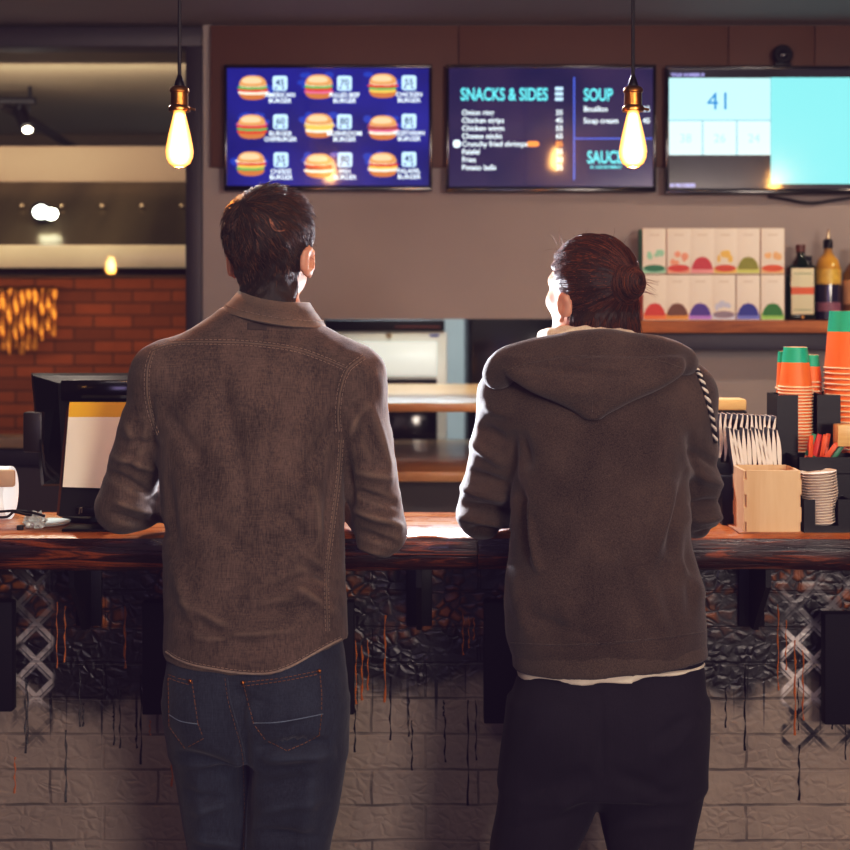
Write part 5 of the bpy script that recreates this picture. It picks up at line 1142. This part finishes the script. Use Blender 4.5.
f = Field((.02, 2.6, .74), (.72, 3.3, 1.46), .0055); f.loft(tor2, .02); n2 = P(594, 350, 2.94)
for i in (0, 1):
    f.cone(n2, sh2[i], .058, .066, .05); m_ = mid(sh2[i], el2[i], .45); f.chain([sh2[i], m_], [.068, .064], .03); f.chain([m_, el2[i]], [.064, .058], .007); f.chain([el2[i], mid(el2[i], wr2[i], .5), wr2[i]], [.058, .047, .038], .008)
V, Fc = f.mesh(2); N = vnorm(V, Fc)
F2 = [(516, 476, 532, 560, 6, -.009), (524, 500, 540, 574, 4, .009), (530, 470, 520, 430, 6, -.005), (505, 560, 530, 640, 8, .005), (690, 470, 668, 560, 7, -.008), (676, 480, 650, 570, 7, .006), (692, 520, 690, 620, 6, -.005), (640, 560, 668, 640, 8, .005), (620, 540, 640, 630, 8, -.003), (560, 600, 575, 645, 8, .003), (680, 560, 704, 600, 6, .005), (515, 610, 600, 640, 6, -.003),
      (460, 470, 508, 484, 4.5, -.009), (458, 486, 510, 500, 4.5, .010), (456, 503, 512, 512, 4, -.009), (456, 515, 512, 526, 4, .009), (466, 530, 514, 534, 3.5, -.007), (470, 440, 506, 466, 5, .008), (478, 425, 508, 442, 5, -.006), (482, 405, 512, 416, 5, .004), (512, 430, 514, 500, 4, -.006),
      (690, 450, 724, 470, 5, -.006), (686, 470, 726, 488, 5, .006), (690, 505, 727, 500, 4, -.006), (692, 522, 726, 516, 4, .006), (694, 536, 722, 530, 3, -.005), (690, 430, 700, 500, 4, -.005)]
V = folds(V, N, [q[:5]+(q[5]*2.6,) for q in F2]); V += N*(wob(V, 40, 33)*.002+wob(V, 110, 34)*.0005)[:, None]
hoodie = nobj('hoodie', V, Fc, M_HOOD, woman); T = bvh(V, Fc)
# waistband rib and shirt below it
f = Field((.1, 2.65, .66), (.66, 3.05, .84), .005); f.loft([(640, 513, 705, 2.85, .118), (655, 512, 708, 2.85, .125), (672, 514, 708, 2.85, .123), (685, 517, 707, 2.85, .116)], .0)
cuthem(f, lambda X: np.interp(X, [PX(510, 2.73), PX(600, 2.73), PX(710, 2.73)], [PZ(684.5, 2.73), PZ(680, 2.73), PZ(670, 2.73)]).astype(np.float32))
V, Fc = f.mesh(2); N = vnorm(V, Fc); ang = np.arctan2(V[:, 1]-2.85, V[:, 0]-PX(610, 2.85)); V += N*(np.sin(ang*150)*.0006+wob(V, 50, 41)*.001)[:, None]
o = nobj('waistband', V, Fc, M_RIB, hoodie); sm = MB(); 
seam(T, sm, [(511, 643), (560, 645), (610, 643), (660, 638), (704, 632)], .0016, .0008); obj('seams', sm, M_HOOD, hoodie, smooth=60)
f = Field((.1, 2.65, .62), (.66, 3.05, .80), .005); f.loft([(660, 518, 704, 2.85, .108), (675, 517, 706, 2.85, .113), (696, 519, 706, 2.85, .113)], .0)
cuthem(f, lambda X: np.interp(X, [PX(510, 2.735), PX(632, 2.735), PX(645, 2.735), PX(650, 2.735), PX(710, 2.735)], [PZ(692, 2.735), PZ(684, 2.735), PZ(680, 2.735), PZ(680, 2.735), PZ(678, 2.735)]).astype(np.float32))
V, Fc = f.mesh(2); N = vnorm(V, Fc); V += N*(wob(V, 70, 51)*.0015)[:, None]; nobj('undershirt', V, Fc, M_TEE, woman)
# hood lying on the back
f = Field((.05, 2.62, 1.2), (.66, 3.12, 1.48), .0045)
zz = [(356, 508, 680), (366, 498, 690), (380, 508, 677), (392, 530, 654), (404, 557, 628), (413, 577, 606), (419, 588, 596)]
f.loft([(py, a, c, 2.806+.016*(py < 372), .04 if py < 400 else .03) for py, a, c in zz], .01, n=2.6)
ed = spline([P(496, 376, 2.87), P(508, 364, 2.845), P(535, 354, 2.83), P(570, 347, 2.825), P(600, 345, 2.825), P(640, 349, 2.83), P(668, 354, 2.845), P(686, 364, 2.875)], 5)
f.chain(ed, [.018]+[.022]*(len(ed)-8)+[.020]*6+[.013], .022)
f.chain([P(496, 376, 2.87), P(500, 368, 2.93), P(516, 366, 2.99)], [.02, .026, .022], .02); f.chain([P(686, 364, 2.875), P(686, 362, 2.93), P(672, 362, 2.99)], [.014, .022, .022], .02)
V, Fc = f.mesh(2); N = vnorm(V, Fc)
V = folds(V, N, [(512, 366, 592, 372, 5, -.005), (520, 358, 660, 360, 5, -.004), (560, 366, 640, 372, 4, .004), (545, 372, 640, 376, 4, -.004), (510, 384, 560, 380, 5, -.003), (592, 350, 592, 415, 2.2, -.0022), (640, 380, 680, 366, 5, -.003), (560, 395, 620, 395, 6, .003)])
V += N*(wob(V, 60, 61)*.0014)[:, None]; hood = nobj('hood', V, Fc, M_HOOD, hoodie); Th = bvh(V, Fc)
sm = MB(); seam(Th, sm, [(505, 372), (530, 363), (570, 357), (600, 356), (650, 359), (684, 369)], .0012, .0); obj('seam', sm, M_HOOD, hood, smooth=60); sm = MB(); seam(Th, sm, [(592, 352), (592.5, 380), (592, 413)], .0012, 0); obj('seam', sm, M_HOOD, hood, smooth=60)
# fleece lining round the neck
f = Field((.15, 2.75, 1.36), (.6, 3.15, 1.5), .0045); cl = (PX(594, 2.93), 2.95)
for k in range(24):
    a0, a1 = 2*math.pi*k/24, 2*math.pi*(k+1)/24; g_ = lambda a: (cl[0]+.092*math.cos(a), cl[1]+.088*math.sin(a), PZ(343, 2.9)-.006*math.cos(a)+.012*max(0, -math.sin(a)))
    f.cone(g_(a0), g_(a1), .021, .021, .01)
V, Fc = f.mesh(1); N = vnorm(V, Fc); V += N*(wob(V, 160, 71)*.0016)[:, None]; nobj('collar_lining', V, Fc, M_SHERPA, hoodie)
# twisted cord over the right shoulder
pp = [P(684, 363, 2.852)]
for q in ((695, 370), (700, 380), (705, 394), (709, 410), (712, 425), (714, 442)):
    h = None; x_ = q[0]
    while h is None: h = hit(T, x_, q[1]); x_ -= .5
    pp.append(h[0]+h[1]*.004)
path = spline(pp, 12); cw = MB()
for q in (0, 1):
    pts = []
    for i, p in enumerate(path):
        a = i*.9+math.pi*q; pts.append(p+Vector((math.cos(a)*.0028, math.sin(a)*.0028, 0)))
    cw.tube(pts, .0032, 8, q)
obj('drawstring', cw, [mat('white cord', '#d9cfc4', .7), M_CORD], hoodie, smooth=60)
b = MB(); b.ball(P(690, 365, 2.85), (.006, .006, .007)); obj('eyelet', b, M_BLACK, hoodie)
# trousers
f = Field((.05, 2.55, .02), (.7, 3.08, .9), .0055)
f.loft([(640, 524, 700, 2.85, .1), (668, 520, 704, 2.85, .104), (700, 510, 706, 2.85, .124), (745, 504, 706, 2.85, .126), (785, 500, 704, 2.855, .112)], .01)
f.loft([(700, 510, 612, 2.855, .11), (790, 499, 602, 2.86, .104), (850, 490, 576, 2.87, .092), (930, 486, 566, 2.875, .082), (1030, 492, 560, 2.87, .07)], .02)
f.loft([(700, 595, 706, 2.85, .11), (790, 595, 703, 2.86, .1), (850, 607, 691, 2.87, .09), (930, 612, 686, 2.875, .078), (1030, 618, 680, 2.87, .068)], .02)
f.ell(P(560, 725, 2.80), (.085, .07, .09), .04); f.ell(P(652, 725, 2.80), (.085, .07, .09), .04)
V, Fc = f.mesh(2); N = vnorm(V, Fc)
V = folds(V, N, [(590, 770, 520, 800, 8, -.008), (592, 785, 530, 830, 7, .007), (608, 770, 680, 800, 8, -.007), (640, 800, 690, 770, 7, .006), (600, 690, 602, 780, 4, -.005), (660, 760, 700, 720, 7, .006), (650, 745, 700, 708, 6, -.006), (510, 760, 545, 720, 7, .005), (500, 830, 580, 812, 6, -.005), (612, 830, 690, 822, 6, .005)])
V += N*(wob(V, 50, 83)*.0013)[:, None]; tr = nobj('trousers', V, Fc, M_BLK, woman)
shoes(woman, [(PX(530, 2.87), 2.87), (PX(648, 2.87), 2.86)], mat('black shoe leather', '#17141a', .4))
# hair gathered into a bun
M_HAIR2 = [hair_mat('dark auburn hair', '#1a0a05', '#321509'), hair_mat('auburn hair strands', '#34150a', '#562712'), hair_mat('light auburn hair strands', '#552610', '#7c401e')]
bun = Vector(C2)+R2 @ Vector((.0, -.108, .03))
zl2 = lambda x, y, z: np.interp(y, [-.12, -.05, -.035, -.022, .0, .03, .05, .07, .11], [-.085, -.085, -.078, -.05, -.018, .03, .052, .075, .09])-z
th2 = lambda x, y, z: np.interp(z, [-.1, -.05, .0, .06, .1], [.012, .014, .013, .012, .012])
def ex(f, W):
    f.ell(bun, (.032, .03, .034), .012); f.cone(W(0, -.085, .02), bun, .034, .03, .015)
    for s, zb, rr in ((-.045, -.098, .02), (-.018, -.112, .024), (.012, -.116, .024), (.036, -.104, .02)): f.cone(W(s, -.07, -.05), W(s*1.15, -.088, zb), .03, rr*.6, .02)
(V, Fc), W = hair_base(C2, R2, th2, zl2, ex, neck=P(594, 345, 2.94)); N = vnorm(V, Fc)
Cv = Vector(C2); hair = MB(); r = random.Random(9)
# combing grooves toward the bun
dv = V-np.array(bun); un = dv/np.linalg.norm(dv, axis=1)[:, None]; ax = np.array(R2 @ Vector((0, -1, .2)).normalized()); e1 = np.cross(ax, [0, 0, 1.]); e1 /= np.linalg.norm(e1); e2 = np.cross(ax, e1)
th = np.arctan2(un@e2, un@e1); far = np.clip((np.linalg.norm(dv, axis=1)-.03)/.04, 0, 1); V = V+N*((np.sin(th*38+3*np.sin(th*5))*.0012+np.sin(th*17)*.001)*far+wob(V, 160, 91)*.0011+wob(V, 60, 92)*.0010)[:, None]
hair.add(V.tolist(), Fc.tolist())
for i in r.choices(range(len(V)), k=7500):
    p = Vector(V[i]); n = Vector(N[i]); loc = R2.transposed() @ (p-Cv); d = bun-p
    if (p-bun).length < .046:      # coil the bun
        a = Vector(ax); t = a.cross(p-bun); t = (t-n*t.dot(n)); t = t.normalized() if t.length > 1e-5 else n.orthogonal(); L = r.uniform(.02, .045); q = p; pts = []
        for k in range(6): pts.append(q+n*.0016); q = q+t*(L/5); w = q-bun; q = bun+w.normalized()*(p-bun).length; t = a.cross(w).normalized()+Vector((r.uniform(-.1, .1),)*3)
        strand(hair, pts, .00085); continue
    if loc.z < -.035 and loc.y < .0: # loose hair below the bun
        t = Vector((r.uniform(-.2, .2), r.uniform(-.15, .05), -1)).normalized(); L = r.uniform(.02, .05); q = p-n*.001; pts = []
        for k in range(6): pts.append(q.copy()); q = q+(t+n*.12*(1-k*.3)).normalized()*(L/5); t = (t+Vector((r.uniform(-.12, .12), r.uniform(-.05, .05), 0))).normalized()
        strand(hair, pts, .00085); continue
    L = min(d.length, r.uniform(.025, .055)); q = p+n*.0004; pts = []; rad = (p-Cv).length
    for k in range(6):
        pts.append(q.copy()); t = (bun-q); w = (q-Cv).normalized(); t = t-w*t.dot(w); t = t.normalized()+w*r.uniform(.0, .10); q = q+t*(L/5)
    strand(hair, pts, .00085)
for k in range(46):  # flyaways over the crown and from the bun
    if k < 30: p = Vector(W2(r.uniform(-.07, .06), r.uniform(-.05, .06), .1+r.uniform(-.02, .01))); d = Vector((r.uniform(-.8, .3), -.2, r.uniform(.3, 1))).normalized(); s = .007
    else: p = bun+Vector((.03, 0, r.uniform(-.02, .01))); d = Vector((1, -.2, r.uniform(-.5, -.1))).normalized(); s = .0065
    pts = []
    for q in range(6): pts.append(p.copy()); p = p+d*s; d = (d+Vector((r.uniform(-.25, .25), 0, r.uniform(-.35, .2)))).normalized()
    strand(hair, pts, .00042)
for k in range(90): # ragged hair on the left temple edge
    p = Vector(W2(-.078+r.uniform(-.008, .006), r.uniform(-.01, .03), r.uniform(.03, .09))); d = Vector((-.6, -.5, r.uniform(-.1, .4))).normalized(); pts = []
    for q in range(5): pts.append(p.copy()); p = p+d*.0036; d = (d+Vector((.25, -.1, r.uniform(-.3, .3)))).normalized()
    strand(hair, pts, .0005)
obj('hair', hair, M_HAIR2, woman, smooth=80, recalc=False)
b = MB(); rr_ = [tuple(bun+(Vector(e1)*math.cos(a)+Vector(e2)*math.sin(a))*.03-Vector(ax)*.026) for a in [2*math.pi*k/24 for k in range(25)]]; b.tube(rr_, .005, 8); obj('hair_tie', b, M_CORD, woman)
# ================================================================ light and camera
def lamp(name, typ, loc, target, power, color, size=.1, **kw):
    l = bpy.data.lights.new(name, typ); l.energy = power; l.color = lin(color)
    if typ == 'AREA': l.shape = 'RECTANGLE'; l.size = size if not isinstance(size, tuple) else size[0]; l.size_y = size if not isinstance(size, tuple) else size[1]
    else: l.shadow_soft_size = size
    for k, v in kw.items(): setattr(l, k, v)
    o = bpy.data.objects.new(name, l); COL.objects.link(o); o.location = loc
    if target: o.rotation_euler = (Vector(target)-Vector(loc)).to_track_quat('-Z', 'Y').to_euler()
    return o
lamp('rear_key_softbox', 'AREA', (2.3, -2.7, 1.9), (.0, 3, 1.05), 150, '#fff0e2', (1.3, .8))  # added key light behind the camera, no fixture there
lamp('rear_violet_fill', 'AREA', (-.5, -2.9, 1.55), (-.3, 3.2, .9), 22, '#b9a8e0', (1.0, .8))  # added violet fill that lifts the dark tones
lamp('ceiling_wash', 'AREA', (.3, 2.2, 1.9), (.3, 3.6, 2.5), 9, '#ffe9d8', (1.6, .1)) if False else None
for px in (179.5, 633): lamp('bulb_glow', 'POINT', (PX(px, 3.2), 3.2, PZ(169.5, 3.2)), None, 7, '#ff9a48', .001)
lamp('kitchen_light', 'AREA', (.0, 6.9, 2.46), (0, 6.4, 0), 70, '#e6f6ff', (1.4, .6))
lamp('kitchen_left_light', 'AREA', (-2.2, 5.75, 2.3), (-2.2, 7.2, 2.1), 17, '#fff0da', (2.6, .3))
lamp('brick_fill', 'AREA', (-2.0, 6.3, 1.6), (-2.0, 7.0, 1.2), 11, '#ffcb92', (2.2, .1))  # extra light under the hood, put in to brighten the bricks
# added cold rim spots, unseen behind the two people
lamp('rim_spot', 'SPOT', (-.36, 3.62, 1.27), (.16, 2.93, 1.42), 430, '#e8efff', .02, spot_size=.98, spot_blend=.25)
lamp('rim_spot', 'SPOT', (.50, 3.62, 1.27), (-.10, 2.93, 1.44), 95, '#f0f2ff', .02, spot_size=.98, spot_blend=.25)
lamp('rim_spot', 'SPOT', (-.20, 3.7, 1.15), (-.52, 3.0, 1.16), 120, '#e8efff', .02, spot_size=.5, spot_blend=.5)
lamp('hair_spot', 'SPOT', (-1.25, 4.7, 2.46), (-.33, 2.95, 1.6), 120, '#fff4e6', .04, spot_size=.3, spot_blend=.5)  # added unseen spot for the rim on the man's hair
lamp('ceiling_wash', 'AREA', (.2, 1.5, 2.0), (.2, 4.0, 2.5), 14, '#f4ece8', (2.4, .1))  # added uplight out of view, brightens the ceiling
lamp('hatch_fill', 'AREA', (.15, 5.3, 2.0), (.15, 5.0, 1.0), 9, '#fff2e0', (.8, .12))  # extra area light hidden above the hatch for the shelf boards
lamp('overhead_rim_spot', 'SPOT', (.05, 4.35, 2.47), (.1, 3.0, 1.1), 260, '#f0f2ff', .05, spot_size=1.3, spot_blend=.6)  # added spot above the view, rims heads and shoulders
lamp('left_counter_fill', 'SPOT', (-1.15, 3.75, 2.47), (-1.0, 3.2, 1.1), 60, '#fff2e0', .04, spot_size=.62, spot_blend=.6)  # unseen spot added to brighten the left end of the counter
lamp('right_counter_spot', 'SPOT', (1.0, 2.3, 2.47), (.85, 3.2, 1.1), 34, '#ffe9d2', .08, spot_size=.7, spot_blend=.8)
lamp('shelf_spot', 'SPOT', (2.35, 3.7, 2.47), (1.3, 4.9, 1.55), 60, '#ffe6cc', .05, spot_size=1.0, spot_blend=.8)
wd = bpy.data.worlds.new('world'); SC.world = wd; wd.use_nodes = True; wd.node_tree.nodes['Background'].inputs[0].default_value = (.30, .26, .36, 1); wd.node_tree.nodes['Background'].inputs[1].default_value = .25
cam = bpy.data.cameras.new('camera'); cam.sensor_width = 36; cam.lens = F/850*36; cam.shift_y = -(425-HY)/850; cam.clip_start = .05
cam.dof.use_dof = True; cam.dof.focus_distance = 2.85; cam.dof.aperture_fstop = 3.6
co = bpy.data.objects.new('camera', cam); COL.objects.link(co); co.location = (0, 0, CZ); co.rotation_euler = (math.radians(90), 0, 0); SC.camera = co
SC.view_settings.view_transform = 'Standard'; SC.view_settings.look = 'None'; SC.view_settings.exposure = 0

vs = SC.view_settings; vs.use_curve_mapping = True; cm = vs.curve_mapping
for i, pts in enumerate((((0, .006), (.12, .105), (.5, .53), (1, 1)), ((0, .003), (.12, .098), (.5, .51), (1, 1)), ((0, .009), (.12, .106), (.5, .495), (1, .985)))):
    c = cm.curves[i]
    while len(c.points) < len(pts): c.points.new(.5, .5)
    for p, q in zip(c.points, pts): p.location = q
cm.update()
